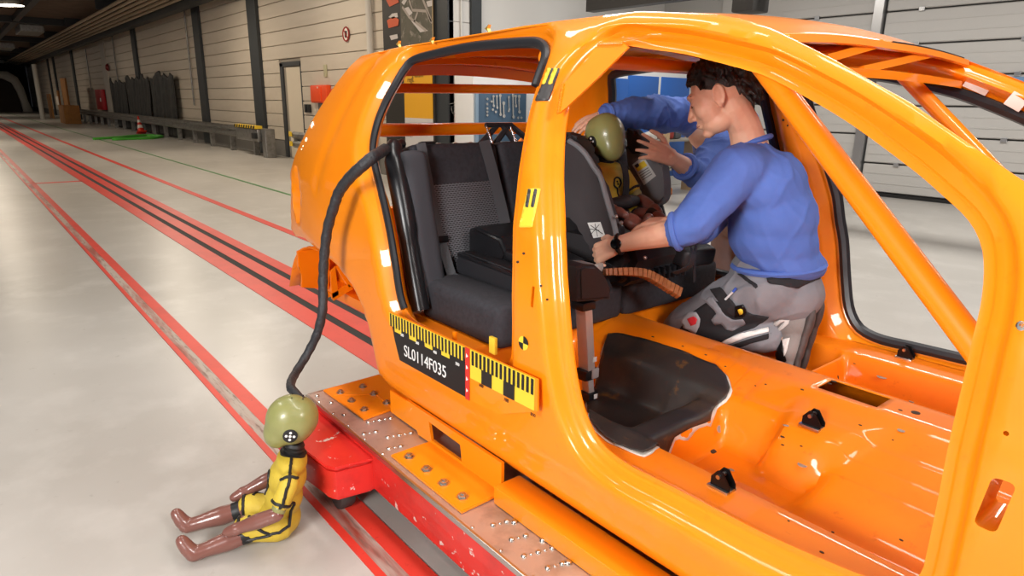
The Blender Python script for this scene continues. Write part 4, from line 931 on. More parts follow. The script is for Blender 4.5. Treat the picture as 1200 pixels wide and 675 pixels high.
    pipe([tuple(p) for p in M[::3]], .004); pipe([T(.09, .012, .172), T(.09, .016, .14)], .004)
    pipe([T(.09, .004, .205), T(.09, .012, .21), T(.09, .012, .19), T(.09, .02, .195)], .002)
    put('neck_cable', tube(smoothpath([T(.0, -.055, .285), T(.0, -.062, .31), T(-.004, -.055, .335)], 5), .004, 6), mat('cable_red', 'c23028', .4), t)
    return t, T
# near dummy: on the floor, leaning against the red block, legs out
OR1 = tuple(pz(330, 621, 0.0)+np.array([-.005, -.013, 0]))
fw1 = (-.42, -.91, 0)
_f1 = Vector(fw1).normalized(); _l1 = Vector((0, 0, 1)).cross(_f1)
def loc1(P): P = Vector(P)-Vector(OR1); return (P.dot(_f1), P.dot(_l1), P.z)
d1, T1 = make_dummy('child crash test dummy sitting on the floor against the red sled block', OR1, fw1, R(13), R(2),
    legs=[[loc1(pz(293, 624, .062)), loc1(pz(284, 597, .062))], [loc1(pz(226, 650, .034)), loc1(pz(218, 617, .034))], [loc1(pz(213, 634, .082)), loc1(pz(207, 602, .082))]],
    arms=[[(-.02, .150, .165), (-.02, -.145, .16)], [(.125, .115, .105), (.13, -.115, .105)]], K=1.12)
# second dummy in the child seat
OR2 = (-2.095, 2.17, 1.022)
d2, T2 = make_dummy('child crash test dummy strapped in the child seat inside the car', OR2, (1, -.10, 0), R(10), R(4),
    legs=[[(.175, .075, .085), (.175, -.075, .085)], [(.275, .085, .050), (.270, -.050, .055)], [(.295, .085, .095), (.285, -.050, .100)]],
    arms=[[(.05, .125, .135), (.05, -.115, .135)], [(.17, .10, .11), (.17, -.10, .11)]], pose='seat')
# harness over the second dummy
hs = [T2(-.03, .045, .31), T2(.06, .045, .29), T2(.088, .04, .22), T2(.085, .03, .13), T2(.09, .01, .06)]
hb = put('harness_strap', ribbon(smoothpath(hs, 6), .036, .004, (1, 0, .3)), BELTD, cs)
hb = put('harness_strap', ribbon(smoothpath([T2(-.03, -.05, .31), T2(.055, -.05, .29), T2(.085, -.045, .22), T2(.085, -.03, .13), T2(.09, -.01, .06)], 6), .03, .004, (1, 0, .3)), BELTD, cs) if False else None
put('harness_buckle', box(T2(.10, 0, .06), (.02, .045, .06), rotm(0, R(20), 0), .008), PLAS, cs)
put('crotch_pad', capsule(bmesh.new(), [T2(.10, -.085, .115), T2(.14, -.01, .12), T2(.10, .075, .12)], [.022, .03, .022]), BELTD, cs)
# wrapped cable from the first dummy's head into the rear window
pts = [px(352, 452, -2.42)]
hd1 = T1(-.005, 0, .470)
cab = [tuple(hd1)]
for x, y, Y in ((341, 455, .84), (341, 448, .87), (347, 436, .93), (360, 415, 1.00), (372, 390, 1.04), (378, 362, 1.06), (378.5, 330, 1.08), (380, 300, 1.09), (384, 268, 1.10), (392, 240, 1.11), (398, 224, 1.12), (410, 208, 1.13), (425, 194, 1.15), (437, 184, 1.19), (445, 179, 1.27), (451, 175, 1.345)):
    cab.append(tuple(py(x, y, Y)))
P = smoothpath(cab[1:], 6); P = [np.array(hd1)]+P
rad = [.0165+.0065*i/len(P)+.0010*math.sin(i*1.9)+.0006*math.sin(i*4.3) for i in range(len(P))]
cb = tag(put('cable', tube(P, rad, 10), mat('cable_wrap', '2b2c30', .5, bump=(90, .5))), 'thick black wrapped cable running from the floor dummy head into the rear window', 'cable')
# ================================================================== THINGS ALONG THE HALL
def wy(x, y, Y=7.15): return py(x, y, Y)
# guard rail with W-beam profile, posts and striped end
GY = 6.72
g0, g1 = float(py(93, 125, GY)[0]), float(py(312, 157, GY)[0])
gr = thing('guard_rail', 'long galvanised guard rail on short posts along the cladded wall', 'guard rail', ((g0+g1)/2, GY, 0))
def wbeam(x0, x1, zc, y=GY, h=.34):
    prof = [(0, -h/2), (-.06, -h*.36), (-.06, -h*.2), (0, -h*.06), (0, h*.06), (-.06, h*.2), (-.06, h*.36), (0, h/2), (.006, h/2), (.006, -h/2)]
    return prism([(y+a, zc+b) for a, b in prof], YZ, x1-x0, (x0, 0, 0))
gz = float(py(200, 141, GY)[2])
nb = 9
for k in range(nb):
    a = g0+(g1-g0)*k/nb; b = g0+(g1-g0)*(k+1)/nb
    put('rail_beam', wbeam(a, b-.02, .62), GALV, gr, 0)
for k in range(16):
    x = g0+(g1-g0)*(k+.5)/16; put('rail_post', box2((x-.06, GY, 0), (x+.06, GY+.14, .7)), GALV, gr, 0)
put('rail_end_post', box2((g1-.05, GY-.12, 0), (g1+.25, GY+.15, .78), .02), GALV, gr, 0)
ec = thing('rail_bumper', 'striped yellow and black bumper box at the end of the guard rail', 'bumper', (g1-.9, GY-.1, .5))
put('bumper_box', box2((g1-1.9, GY-.22, .42), (g1-.1, GY-.06, .76), .03), GALV, ec)
put('bumper_stripe', box2((g1-1.95, GY-.24, .77), (g1-.1, GY-.06, .85)), YEL, ec, 0)
for k in range(9): put('stripe', prism([(0, 0), (.09, 0), (.14, .08), (.05, .08)], XZ, .01, (g1-1.93+.2*k, GY-.25, .77)), BLK, ec, 0)
put('bumper_clamp', box2((g1-.35, GY-.3, .5), (g1-.1, GY-.2, .66), .02), BLK, ec)
r2 = float(py(344, 160, GY)[0]); g2 = thing('guard_rail', 'short galvanised guard rail piece right beside the open doorway, behind the car tail', 'guard rail', (r2+1, GY, 0))
put('rail_beam', wbeam(r2, r2+2.6, .58, h=.40), GALV, g2, 0); put('rail_post', box2((r2+.25, GY, 0), (r2+.4, GY+.14, .7)), GALV, g2, 0); put('rail_post', box2((r2+2.0, GY, 0), (r2+2.15, GY+.14, .7)), GALV, g2, 0)
for zz in (.42, .66): put('end_stripe', box2((r2-.06, GY-.1, zz), (r2+.06, GY-.06, zz+.12), .01), YEL, g2, 0)
# black rubber mats / tarpaulins hung in three bundles
TARP = mat('black_tarpaulin', '242422', .55, bump=(6, .8), var=(3, '3a3a36', .5, .7))
def tarp(x0, x1, ytop, label, seed):
    Y = 7.09; a, b = float(py(x0, ytop, Y)[0]), float(py(x1, ytop, Y)[0]); zt = float(py((x0+x1)/2, ytop, Y)[2])
    def fn(u, v):
        X = a+(b-a)*u; f = .16*noise.noise(Vector((u*5+seed, v*.8, seed)))+.10*math.sin(u*26+seed+2*v)
        return (X, Y-.04-abs(f)*.4-.03*v, (zt+.3*noise.noise(Vector((u*6, seed, 0))))*(1-v)+.04*v)
    o = grid_surf('tarpaulin', fn, 40, 24, TARP, None, .03); return tag(o, label, 'tarpaulin', 'black sheets hung on the cladded wall')
tarp(131, 148.2, 95, 'dark grey sheet bundle hung right beside the white wall column', 1.3)
tarp(149.3, 176, 91, 'widest pleated black sheet hung between two other sheet bundles', 5.1)
tarp(177.5, 205, 88, 'worn grey black sheet bundle hung farthest from the fire hose box', 8.7)
# red hose box with an alarm bell above it
a, b = py(113, 105, 7.1), py(124, 129, 7.1)
t = thing('fire_hose_box', 'tall red fire hose box beside the white wall column', 'fire box', ((a[0]+b[0])/2, 6.75, b[2]))
put('box_body', box2((a[0], 7.0, b[2]), (b[0], 7.19, a[2]), .03), mat('fire_red', 'c5202a', .4), t); put('box_door', box2((a[0]+.15, 6.98, b[2]+.1), (b[0]-.15, 7.01, a[2]-.1), .01), mat('fire_red_door', 'b51a24', .4), t)
put('box_handle', box2((b[0]-.4, 6.94, (a[2]+b[2])/2-.1), (b[0]-.3, 6.99, (a[2]+b[2])/2+.1), .01), STEEL, t)
p = py(126, 79, 7.15); tag(put('alarm_bell', lathe([(.02, .12), (.12, .1), (.2, .0), (.2, -.03), (.05, -.04)], 16, Matrix.Translation(p)@Matrix.Rotation(R(90), 4, 'X')), mat('bell_red', '7d1a1a', .4)), 'small dark red alarm bell on the white wall column', 'alarm bell')
# leaning boards and cardboard by the far end
CARD = mat('cardboard', 'b0793f', .8, var=(3, '9a6a38', .4, .7)); WOODB = mat('board_wood', 'a0703c', .7)
for i, (x0, y0, x1, y1, m_, lab) in enumerate(((55, 110, 63, 137, CARD, 'narrow brown board leaning beside the white pole'), (68, 106, 72, 138, WOODB, 'slim upright wooden board between two cardboard pieces'), (71, 92, 84, 140, CARD, 'tallest brown cardboard sheet leaning at the cladded wall'), (77, 123, 86, 141, CARD, 'low cardboard box standing before the tallest cardboard sheet'))):
    Yb = 5.9-.25*(i % 2); a, b = py(x0, y0, Yb), py(x1, y1, Yb)
    tag(put('cardboard_sheet' if i < 3 else 'cardboard_box', box(((a[0]+b[0])/2, Yb, a[2]/2+.0), (b[0]-a[0], .1 if i < 3 else .8, a[2]), rotm(R(-2.0), 0, 0) if False else None, .02), m_), lab, 'cardboard' if i != 1 else 'board')
p = py(68, 118, 5.6); tag(put('paper_notice', box((p[0], 5.58, p[2]), (1.0, .03, .55), None, .01), mat('notice_white', 'd8cfc0', .7)), 'small white notice on the slim wooden board', 'notice')
# white pole and the pale tent frame at the end of the hall
a = py(46, 73, 5.2); b = py(49, 131, 5.2); tag(put('pole', tube([(b[0], 5.2, 0), (b[0], 5.2, a[2])], .16, 10), mat('pole_white', 'c9c5bc', .5)), 'thin white floor to ceiling pole at the far end', 'pole')
tent = thing('tent_portal', 'pale fabric portal with a curved top at the dark end of the hall', 'tent', (-82, 1.5, 0))
TX = -82.0
o_ = [px(x, y, TX) for x, y in ((-120, 84), (-20, 83), (8, 84), (20, 91), (27, 103), (32, 118), (38, 131))]; i_ = [px(x, y, TX) for x, y in ((-120, 92), (-20, 92), (2, 92), (13, 97), (19, 107), (24, 119), (27, 131))]
N = len(o_); V = [(TX, p[1], max(p[2], 0)) for p in o_]+[(TX, p[1], max(p[2], 0)) for p in i_]
tm = mesh_pd(V, [(i, i+1, N+i+1, N+i) for i in range(N-1)], 'tent'); to = put('portal_fabric', tm, mat('tent_fabric', 'b9b5ac', .7), tent); sd = to.modifiers.new('s', 'SOLIDIFY'); sd.thickness = .8
put('portal_curtain', box2((TX-1.2, -16, 0), (TX-1.0, float(i_[-1][1]), 3.6)), mat('portal_dark', '3a322c', .9), tent, 0)
# traffic cone fallen against the rail
p = pz(166, 156.8, 0); CONE = mat('cone_red', 'd8321e', .45); CW = mat('cone_white', 'e8e4dc', .45)
cn = thing('traffic_cone', 'tilted red and white traffic cone beside the guard rail', 'cone', p)
M = Matrix.Translation(p+np.array([0, 0, .06]))@rotm(0, R(-24), 0)@Matrix.Scale(1.25, 4)
put('cone_base', bxm(bmesh.new(), (0, 0, 0), (.3, .3, .04), None, .01), CONE, cn).data.transform(M)
for r0, r1, z0, z1, mm in ((.12, .10, .02, .14, CONE), (.10, .08, .14, .26, CW), (.08, .06, .26, .36, CONE), (.06, .045, .36, .46, CW), (.045, .025, .46, .6, CONE)):
    put('cone_band', lathe([(r0, z0), (r1, z1)], 16, M), mm, cn)
# green hose lying in loops on the floor
hp = [pz(x, y, .03) for x, y in ((110, 163), (135, 161.5), (165, 159), (190, 160), (178, 162), (150, 163), (133, 163.5), (150, 160.5), (180, 158.5))]
tag(put('hose', tube(smoothpath(hp, 8), .06, 8), mat('hose_green', '4fae3c', .5)), 'bright green hose lying in flat loops on the floor by the guard rail', 'hose')
# orange boxes on the wall, switch and round sign
a, b = py(368, 100, 7.2), py(388, 121, 7.2); OB = mat('orange_box', 'f0501a', .4)
t = thing('wall_box', 'bright orange electrical box on the cladded wall beside the doorway', 'electrical box', ((a[0]+b[0])/2, 7.15, b[2]))
put('box_body', box2((a[0], 7.1, b[2]), (b[0], 7.22, a[2]), .02), OB, t); put('box_lid', box2((a[0]+.03, 7.08, b[2]+.03), (b[0]-.3, 7.11, a[2]-.03), .01), OB, t); put('box_lamp', ellipsoid(bmesh.new(), ((a[0]+b[0])/2, 7.09, a[2]-.06), (.03, .02, .03), sub=2), mat('lamp_white', 'e8e0d0', .3), t)
put('box_cable_tray', box2((a[0]+.3, 7.15, b[2]-.22), (b[0]-.02, 7.22, b[2])), GALV, t, 0)
a, b = py(397, 104, 7.2), py(406, 120, 7.2); tag(put('wall_box', box2((a[0], 7., b[2]), (b[0], 7.22, a[2]), .02), OB), 'second orange box on the wall, partly behind the orange car tail', 'electrical box')
p = py(361, 127, 7.2); sw = thing('wall_socket', 'small dark double switch on the wall under the orange box', 'switch', p)
for dx in (-.1, .1): put('switch', box((p[0]+dx, 7.19, p[2]), (.12, .06, .2), None, .01), BLK, sw)
p = py(381, 83, 7.2); tag(put('wall_plate', box((p[0], 7.205, p[2]), (.16, .03, .28), None, .01), mat('plate_pale', 'b5b08e', .5)), 'small pale plate on the wall above the orange box', 'wall plate')
p = py(405.5, 40, 7.2); sg = thing('round_sign', 'round white prohibition sign with a red ring on the pale wall', 'sign', p)
M = Matrix.Translation((p[0], 7.21, p[2]))@Matrix.Rotation(R(90), 4, 'X')
put('sign_disc', lathe([(.001, 0), (.15, 0), (.15, .012), (.001, .012)], 28, M), mat('sign_white', 'e8e2d8', .5), sg); put('sign_ring', tube([M@Vector((.145*math.cos(a), .145*math.sin(a), .013)) for a in np.linspace(0, 2*math.pi, 32, endpoint=False)], .018, 6, True), mat('sign_red', '9a2a22', .5), sg)
put('sign_figure', box((p[0], 7.195, p[2]), (.10, .006, .14), None, .01), BLK, sg); put('sign_bar', box((p[0], 7.188, p[2]), (.27, .006, .03), rotm(0, R(45), 0)), mat('sign_red', ''), sg, 0)
# drain pipe on the pale wall
x0 = wx(436.5, 7.15); tag(put('drain_pipe', tube([(x0, 7.13, 0), (x0, 7.13, 5.1)], .07, 10), mat('drain_pipe', 'c8c2b8', .5)), 'pale vertical drain pipe beside the tall poster', 'pipe')
# tall poster with an aerial picture above and a yellow text panel below
X0, X1 = wx(451, 7.15), wx(509, 7.15); PZ = lambda y, x=480: float(py(x, y, 7.15)[2])
po = thing('poster', 'tall dark poster with an aerial picture and orange cars above a yellow text panel', 'poster', ((X0+X1)/2, 7.15, .3))
put('poster_board', box2((X0, 7.15, .3), (X1, 7.21, 4.2)), mat('poster_black', '26221e', .5), po, 0)
put('poster_edge', box2((X1-.03, 7.14, 2.2), (X1, 7.15, 4.2)), mat('poster_rim', '9a8460', .5), po, 0)
xm = wx(472, 7.15)
put('aerial_picture', box2((xm, 7.143, 2.45), (X1-.03, 7.15, 4.2)), mat('aerial_fields', '5a5548', .6, var=[(3, '4a4a3a', .45, .6), (7, '8d857a', .56, .66)]), po, 0)
rd_m = mat('aerial_road', 'a59a90', .6); bl_m = mat('aerial_roof', 'c8c0bc', .6)
def pp_(x, y, off=.012): p = py(x, y, 7.15); return Vector((p[0], 7.15-off, p[2]))
for q in ([(472, 8), (480, 20), (500, 36)], [(480, 0), (484, 12), (500, 13), (506, 26)], [(494, -6), (502, 14), (507, 27)], [(490, 14), (486, 26)]): put('picture_road', ribbon([pp_(*c_) for c_ in q], .05, .002, (0, 1, 0)), rd_m, po, 0)
for q in ([(474, 10), (479, 8), (484, 15), (479, 20)], [(471, 3), (476, -4), (479, -2), (474, 6)], [(482, 24), (486, 26), (502, 36), (493, 38)], [(500, 2), (507, 0), (507, 7), (502, 8)]): put('picture_building', prism([(pp_(*c_).x, pp_(*c_).z) for c_ in q], XZ, .002, (0, 7.139, 0)), bl_m, po, 0)
ocar = mat('picture_orange', 'c8552a', .5)
for q in ([(453, 0), (466, -4), (468, 3), (457, 8)], [(454, 24), (462, 19), (468, 23), (467, 30), (456, 33)]): put('picture_car', prism([(pp_(*c_).x, pp_(*c_).z) for c_ in q], XZ, .004, (0, 7.138, 0)), ocar, po, 0)
for q in ([(456, 20), (460, 16), (466, 15), (467, 20), (460, 22)], [(457, 42), (466, 40), (467, 45), (459, 47)]): put('picture_car', prism([(pp_(*c_).x, pp_(*c_).z) for c_ in q], XZ, .004, (0, 7.138, 0)), bl_m, po, 0)
YP = mat('poster_yellow', 'e2a41c', .5); xl = wx(474, 7.15)
put('yellow_panel', box2((xl, 7.14, PZ(138)), (X1-.06, 7.15, PZ(74))), YP, po, 0); put('grey_panel', box2((xl, 7.139, .55), (X1-.06, 7.15, PZ(138))), mat('poster_grey', 'c9c4c2', .5), po, 0)
TB = mat('poster_text', '2a2016', .6)
for s_, x_, y_ in (('s. admm', 495, 82), ('g-tolsim', 490, 88), ('rega.', 482, 93.5)): p = py(x_, y_, 7.15); text('lettering', s_, .13, basis((p[0]+.0, 7.136, p[2]), (1, 0, 0), (0, 0, 1)), TB, po)
p = py(479, 158, 7.15); text('lettering', 'owirch', .12, basis((p[0], 7.136, p[2]), (1, 0, 0), (0, 0, 1)), TB, po); put('yellow_band', box2((xl, 7.138, .95), (xl+.9, 7.15, 1.12)), YP, po, 0)
# keys and red tag on the white return wall
def rw(x, y, off=.05): return px(x, y, CX+off)
ky = thing('key_bunch', 'dark bunch of keys hanging on a wire loop on the white wall', 'keys', rw(545, 127))
for k in range(6): a = k*1.1; put('key', box(rw(545+4*math.cos(a), 126+5*math.sin(a)), (.012, .035, .10), rotm(R(40*k), 0, 0), .003), mat('key_dark', '3c3a36', .4, .6), ky)
put('wire_loop', tube(smoothpath([rw(525+2, 122), rw(532, 121), rw(538, 123), rw(538, 130), rw(531, 133), rw(529, 126)], 6), .006, 6), mat('wire_grey', '8a8886', .4), ky)
tgp = rw(539, 142); tag(put('red_tag', lathe([(.01, .1), (.05, .07), (.06, -.07), (.02, -.08)], 12, Matrix.Translation(tgp)), mat('tag_red', 'e03a22', .4)), 'small red plastic cap on the pipe below the keys', 'cap')
# white tool cabinet with a blue tool panel and spanners
TX_ = CX+1.0
ca, cbp = px(556, 76, TX_), px(640, 178, TX_)
cab_ = thing('tool_cabinet', 'white tool cabinet with an open blue panel of spanners, seen through the rear window', 'cabinet', (TX_-.3, (ca[1]+cbp[1])/2, 0))
put('cabinet_body', box2((TX_-.6, ca[1], 0), (TX_-.04, cbp[1]+.9, ca[2]+.3), .02), mat('cabinet_white', 'dcdcdc', .4), cab_)
ta, tb = px(560, 108, TX_), px(616, 165, TX_)
put('tool_panel', box2((TX_-.05, ta[1], tb[2]), (TX_, tb[1], ta[2]), .01), mat('tool_blue', '3f5870', .5), cab_)
put('panel_side', box2((TX_-.03, ta[1]-.06, tb[2]), (TX_+.03, ta[1], ta[2]), .01), mat('tool_blue_pale', '7d93a8', .5), cab_)
SPN = mat('spanner_steel', 'd2d4d6', .25, .9)
def spanner(x, y0, y1, s=1):
    a = Vector(px(x, y0, TX_+.02)); b = Vector(px(x+.4, y1, TX_+.02)); tt = tag(put('spanner', bmesh.new(), SPN), 'bright steel spanner hanging on the blue tool panel', 'spanner', 'spanners on the tool panel')
    bm = ribbon([a, b], .022*s, .008, (1, 0, 0)); 
    for c_ in (a, b): lathe([(.010*s, 0), (.024*s, 0), (.024*s, .01), (.010*s, .01)], 12, Matrix.Translation(c_)@Matrix.Rotation(R(90), 4, 'Y'), bm)
    tt.data = mesh_from(bm); tt.data.materials.append(SPN)
for x, y0, y1, s in ((578, 113, 124, 1), (582, 113, 126, 1), (586, 112, 134, 1.2), (590, 121, 136, 1.4), (596, 114, 128, 1), (601, 112, 137, 1.3), (604, 113, 124, 1.2), (608, 113, 131, 1.3)): spanner(x, y0, y1, s)
for i, (x, y) in enumerate([(570, 116), (570, 122), (570, 127), (570, 131), (570, 135), (575, 119), (576.5, 128.5), (580, 131), (595, 130), (607, 118), (610, 138), (606, 138)]):
    tag(put('socket', lathe([(.012, 0), (.022, 0), (.022, .03), (.012, .03)], 12, Matrix.Translation(px(x, y, TX_+.0))@Matrix.Rotation(R(90), 4, 'Y')), SPN), 'round steel socket clipped on the blue tool panel', 'socket', 'sockets on the tool panel')
# blue cupboard with white frame, and a workshop shelf in front of it, beyond the far rear door
BX = CX+2.2
def bp_(x, y): return px(x, y, BX)
BLUE = mat('cupboard_blue', '2a5fae', .4)
a, b = bp_(700, 80), bp_(800, 205)
cu = thing('cupboard', 'blue cupboard doors in a white frame beyond the far rear door', 'cupboard', (BX-.3, (a[1]+b[1])/2, 0))
put('cupboard_body', box2((BX-.6, a[1]-.6, 0), (BX-.02, b[1]+.4, a[2]+.25), .02), mat('cupboard_white', 'd8d8d6', .5), cu)
for x0, x1, y0, y1 in ((690, 731, 90, 205), (737, 770, 88, 128), (737, 770, 132, 205), (776, 800, 90, 205)):
    p, q = bp_(x0, y0), bp_(x1, y1); put('cupboard_door', box2((BX-.03, p[1], max(q[2], .05)), (BX, q[1], p[2]), .01), BLUE, cu)
SXX = CX+3.2
def sp_(x, y): return px(x, y, SXX)
shf = thing('workshop_shelf', 'pale wooden workshop shelf with grey boxes beyond the far rear door', 'shelf', sp_(770, 205)*np.array([1, 1, 0]))
WD = mat('shelf_wood', 'b59a78', .7)
p0, p1 = float(sp_(722, 172)[1]), float(sp_(830, 172)[1])
put('shelf_post', box2((SXX-.04, float(sp_(781, 160)[1])-.04, 0), (SXX+.04, float(sp_(781, 160)[1])+.04, float(sp_(781, 128)[2]))), WD, shf, 0)
put('shelf_post', box2((SXX-.5, p1-.05, 0), (SXX+.04, p1+.05, float(sp_(781, 128)[2]))), WD, shf, 0)
for yy in (165, 200, 235): z_ = float(sp_(760, yy)[2]); put('shelf_board', box2((SXX-.55, p0, z_-.03), (SXX, p1, z_)), mat('shelf_grey', '8a8378', .6), shf, 0)
put('shelf_front', box2((SXX, p0, float(sp_(760, 200)[2])), (SXX+.02, p0+.45, float(sp_(760, 165)[2]))), mat('shelf_grey', ''), shf, 0)
rnd = random.Random(3); OBJC = ['2a2a2c', 'd8d6d0', '8a2a22', '4a4c50', 'c9c4b8', '1d1d1f', 'b5651d']
labs = ['black power tool lying on the workshop shelf', 'white plastic tub on the workshop shelf', 'dark machine part on the workshop shelf', 'grey can on the workshop shelf', 'small red tin on the lower workshop shelf', 'pale carton on the lower workshop shelf', 'dark bundle on the lower workshop shelf']
for i, (x, y, w_, h_) in enumerate(((752, 165, .3, .2), (770, 165, .26, .14), (790, 165, .22, .25), (800, 165, .16, .3), (790, 200, .2, .16), (800, 200, .2, .22), (788, 235, .22, .2))):
    p = sp_(x, y); p[2] = float(sp_(760, y)[2])+.006; bm = box((SXX-.22, p[1], p[2]+h_*.4), (.28, w_, h_*.8), None, .04, 3); ellipsoid(bm, (SXX-.2, p[1]+w_*.2, p[2]+h_*.75), (.1, w_*.3, h_*.25), sub=2)
    tag(put('shelf_item', union(bm, .02, 2, 'item'), mat('item_%d' % i, OBJC[i], .4)), labs[i], 'workshop item')
# dark hoist rail under the bay ceiling
hb_ = thing('hoist_rail', 'dark hoist rail with a trolley under the bay ceiling above the car roof', 'hoist', (-4, 9, 4.0))
y9 = 9.0; z1 = float(py(760, 4, y9)[2]); put('rail', box2((-9.0, y9-.1, z1-.02), (6, y9+.1, z1+.25)), mat('hoist_dark', '3a3836', .5), hb_, 0)
for x in (735, 800, 872): q = py(x, 4, y9); put('hanger', box2((q[0]-.06, y9-.06, z1+.2), (q[0]+.06, y9+.06, 5.26)), mat('hoist_dark', ''), hb_, 0)
q = py(885, 5, y9); put('trolley', box2((q[0]-.25, y9-.2, z1-.3), (q[0]+.1, y9+.2, z1+.1), .03), mat('hoist_dark', ''), hb_)
# ================================================================== PEOPLE
SKIN = mat('skin', 'e6b396', .5, var=[(14, 'dca287', .5, .75)], bump=(220, .05)); SKIN.node_tree.nodes['Principled BSDF'].inputs['Subsurface Weight'].default_value = .12
SKIN.node_tree.nodes['Principled BSDF'].inputs['Subsurface Radius'].default_value = (.012, .005, .003)
HAIR = mat('dark_hair', '1c1512', .45, bump=(160, .6), var=(30, '2c201a', .45, .7), stretch=(1, 1, .25))
BLUEF = mat('blue_sweatshirt', '5472bf', .85, var=[(6, '4d6ab6', .45, .7)], bump=(420, .15))
GREYT = mat('grey_work_trousers', '85868c', .85, bump=(350, .2), var=(7, '7a7b82', .45, .7)); BLKT = mat('black_work_fabric', '232327', .85, bump=(350, .2))
def dp(x, y, d): return Vector(CC+ray(x, y)*d)
def head_mesh(C, f, up, s=1.0, voxel=.0042):
    bm = bmesh.new(); E_ = lambda c, r, rot=None: ellipsoid(bm, c, r, rot)
    E_((-.018, 0, .035), (.100, .076, .088)); E_((.042, 0, -.015), (.056, .062, .088)); E_((.030, 0, -.075), (.060, .052, .042)); E_((.076, 0, -.098), (.022, .025, .019))
    capsule(bm, [(.090, 0, .014), (.104, 0, -.012), (.116, 0, -.032)], [.008, .010, .0115]); E_((.104, .011, -.036), (.012, .009, .008)); E_((.104, -.011, -.036), (.012, .009, .008))
    E_((.082, 0, .034), (.018, .052, .013)); E_((.094, 0, -.059), (.0125, .022, .0065)); E_((.091, 0, -.071), (.0125, .021, .0075)); E_((.085, 0, -.052), (.014, .028, .02))
    for q in (-1, 1):
        E_((.058, q*.040, -.022), (.030, .024, .034)); E_((.078, q*.031, .006), (.014, .015, .011))
        ER = rotm(0, R(-12), R(q*18)); E_((-.008, q*.080, -.004), (.019, .009, .034), ER); E_((-.002, q*.076, -.03), (.010, .008, .014))
        tube([Vector((-.008, q*.080, -.004))+ER.to_3x3()@Vector((.018*math.cos(a), q*.007, .033*math.sin(a))) for a in np.linspace(-.6, 4.2, 14)], .0045, 6, bm=bm)
    M = basis(C, f, Vector(up).cross(Vector(f)))@Matrix.Scale(s, 4)
    bmesh.ops.transform(bm, matrix=M, verts=bm.verts); return bm, M
def hair_mesh(M, seed, long=.03, n=190):
    r = random.Random(seed); bm = bmesh.new(); ellipsoid(bm, (-.024, 0, .046), (.100, .080, .086))
    for k in range(n):
        th = r.uniform(-math.pi, math.pi); ph = math.asin(r.uniform(-.80, 1.0))
        d = Vector((math.cos(th)*math.cos(ph), math.sin(th)*math.cos(ph), math.sin(ph)))
        if d.x > .55 and d.z < .42: continue
        if d.x > .05 and d.z < .10: continue
        if abs(d.y) > .55 and d.z < .02 and d.x > -.42: continue
        if d.z < -.5 and d.x > -.5: continue
        p = Vector((-.024, 0, .042))+Vector((d.x*.104, d.y*.083, d.z*.092))
        front = d.x > .35 and d.z < .8
        flow = Vector((.35, .9*(1 if d.y > -.2 else -1), -.35)) if front else Vector((-.25+.5*d.x*max(d.z, 0), d.y*.6, -.75+.35*d.z))
        flow = (flow+Vector((r.uniform(-.3, .3), r.uniform(-.3, .3), r.uniform(-.2, .2)))).normalized(); L_ = r.uniform(.02, .02+long)*(.6 if front else 1)
        q1 = p+d*.006+flow*L_*.5; q2 = p+flow*L_*1.05+d*r.uniform(-.003, .006)
        capsule(bm, [p-flow*.01, q1, q2], [.010, .009, .003], 6)
    me = union(bm, .0048, 2, 'hair'); me.transform(M); return me
def hand(bm, wrist, dirv, nrm, side, curl=(.5, .5, .5, .5), spread=.10, thumb=(.6, .35), s=1.0):
    """dirv: wrist to knuckles; nrm: out of the back of the hand; side=+1 thumb lies towards dir x nrm"""
    d = Vector(dirv).normalized(); n = Vector(nrm); n = (n-d*n.dot(d)).normalized(); t = d.cross(n)*side; W = Vector(wrist)
    P = lambda a, b, c: W+(d*a+t*b+n*c)*s
    for b0, b1 in ((-.026, -.033), (-.010, -.012), (.008, .010), (.024, .031)):
        capsule(bm, [P(-.005, b0*.75, 0), P(.045, b0, .002), P(.085, b1, 0)], [.018*s, .0155*s, .0125*s], 10)
    for i, (b, L_) in enumerate(((.030, .075), (.010, .083), (-.011, .077), (-.031, .060))):
        base = P(.084-abs(b)*.12, b, 0); a = 0; p = base; Q = [base]; sp = (b/.03)*spread
        for k, fr in enumerate((.46, .30, .24)):
            a += curl[i]*(.75 if k == 0 else 1.0)
            dirk = (d*math.cos(a)-n*math.sin(a)); dirk = (dirk+t*sp).normalized(); p = p+dirk*L_*fr*s; Q.append(p)
        capsule(bm, Q, [.0098*s, .0092*s, .0084*s, .0072*s], 10)
    q0 = P(.020, .028, -.006); q1 = q0+(t*math.cos(thumb[1])+d*.75-n*thumb[1]).normalized()*.045*s; q2 = q1+(t*math.cos(thumb[0])*.5+d-n*thumb[0]).normalized()*.034*s; q3 = q2+(d+t*.15-n*thumb[0]*1.3).normalized()*.026*s
    capsule(bm, [q0, q1, q2, q3], [.0155*s, .0125*s, .0105*s, .0085*s], 10)
def folds(me, amp, sc_, seed, dirs=None):
    """soft creases: thin ridged noise stretched along one direction plus gentle unevenness"""
    n = np.zeros(len(me.vertices)*3); me.vertices.foreach_get('normal', n); n = n.reshape(-1, 3)
    A = Vector(dirs or (.5, .3, .8)).normalized(); B = A.orthogonal().normalized(); D = A.cross(B)
    for i, v in enumerate(me.vertices):
        p = v.co; q = Vector((p.dot(A)*sc_[0]+seed, p.dot(B)*sc_[1], p.dot(D)*sc_[2])); w_ = noise.noise_vector(q*.6)*.5
        r_ = max(0, 1-abs(noise.noise(q+w_))*4.5)**2; msk = .5+.5*noise.noise(p*4+Vector((seed, 0, 0)))
        v.co = p+Vector(n[i])*amp*(r_*msk*1.6+.5*noise.noise(p*9+Vector((0, seed, 0))))
    me.update()
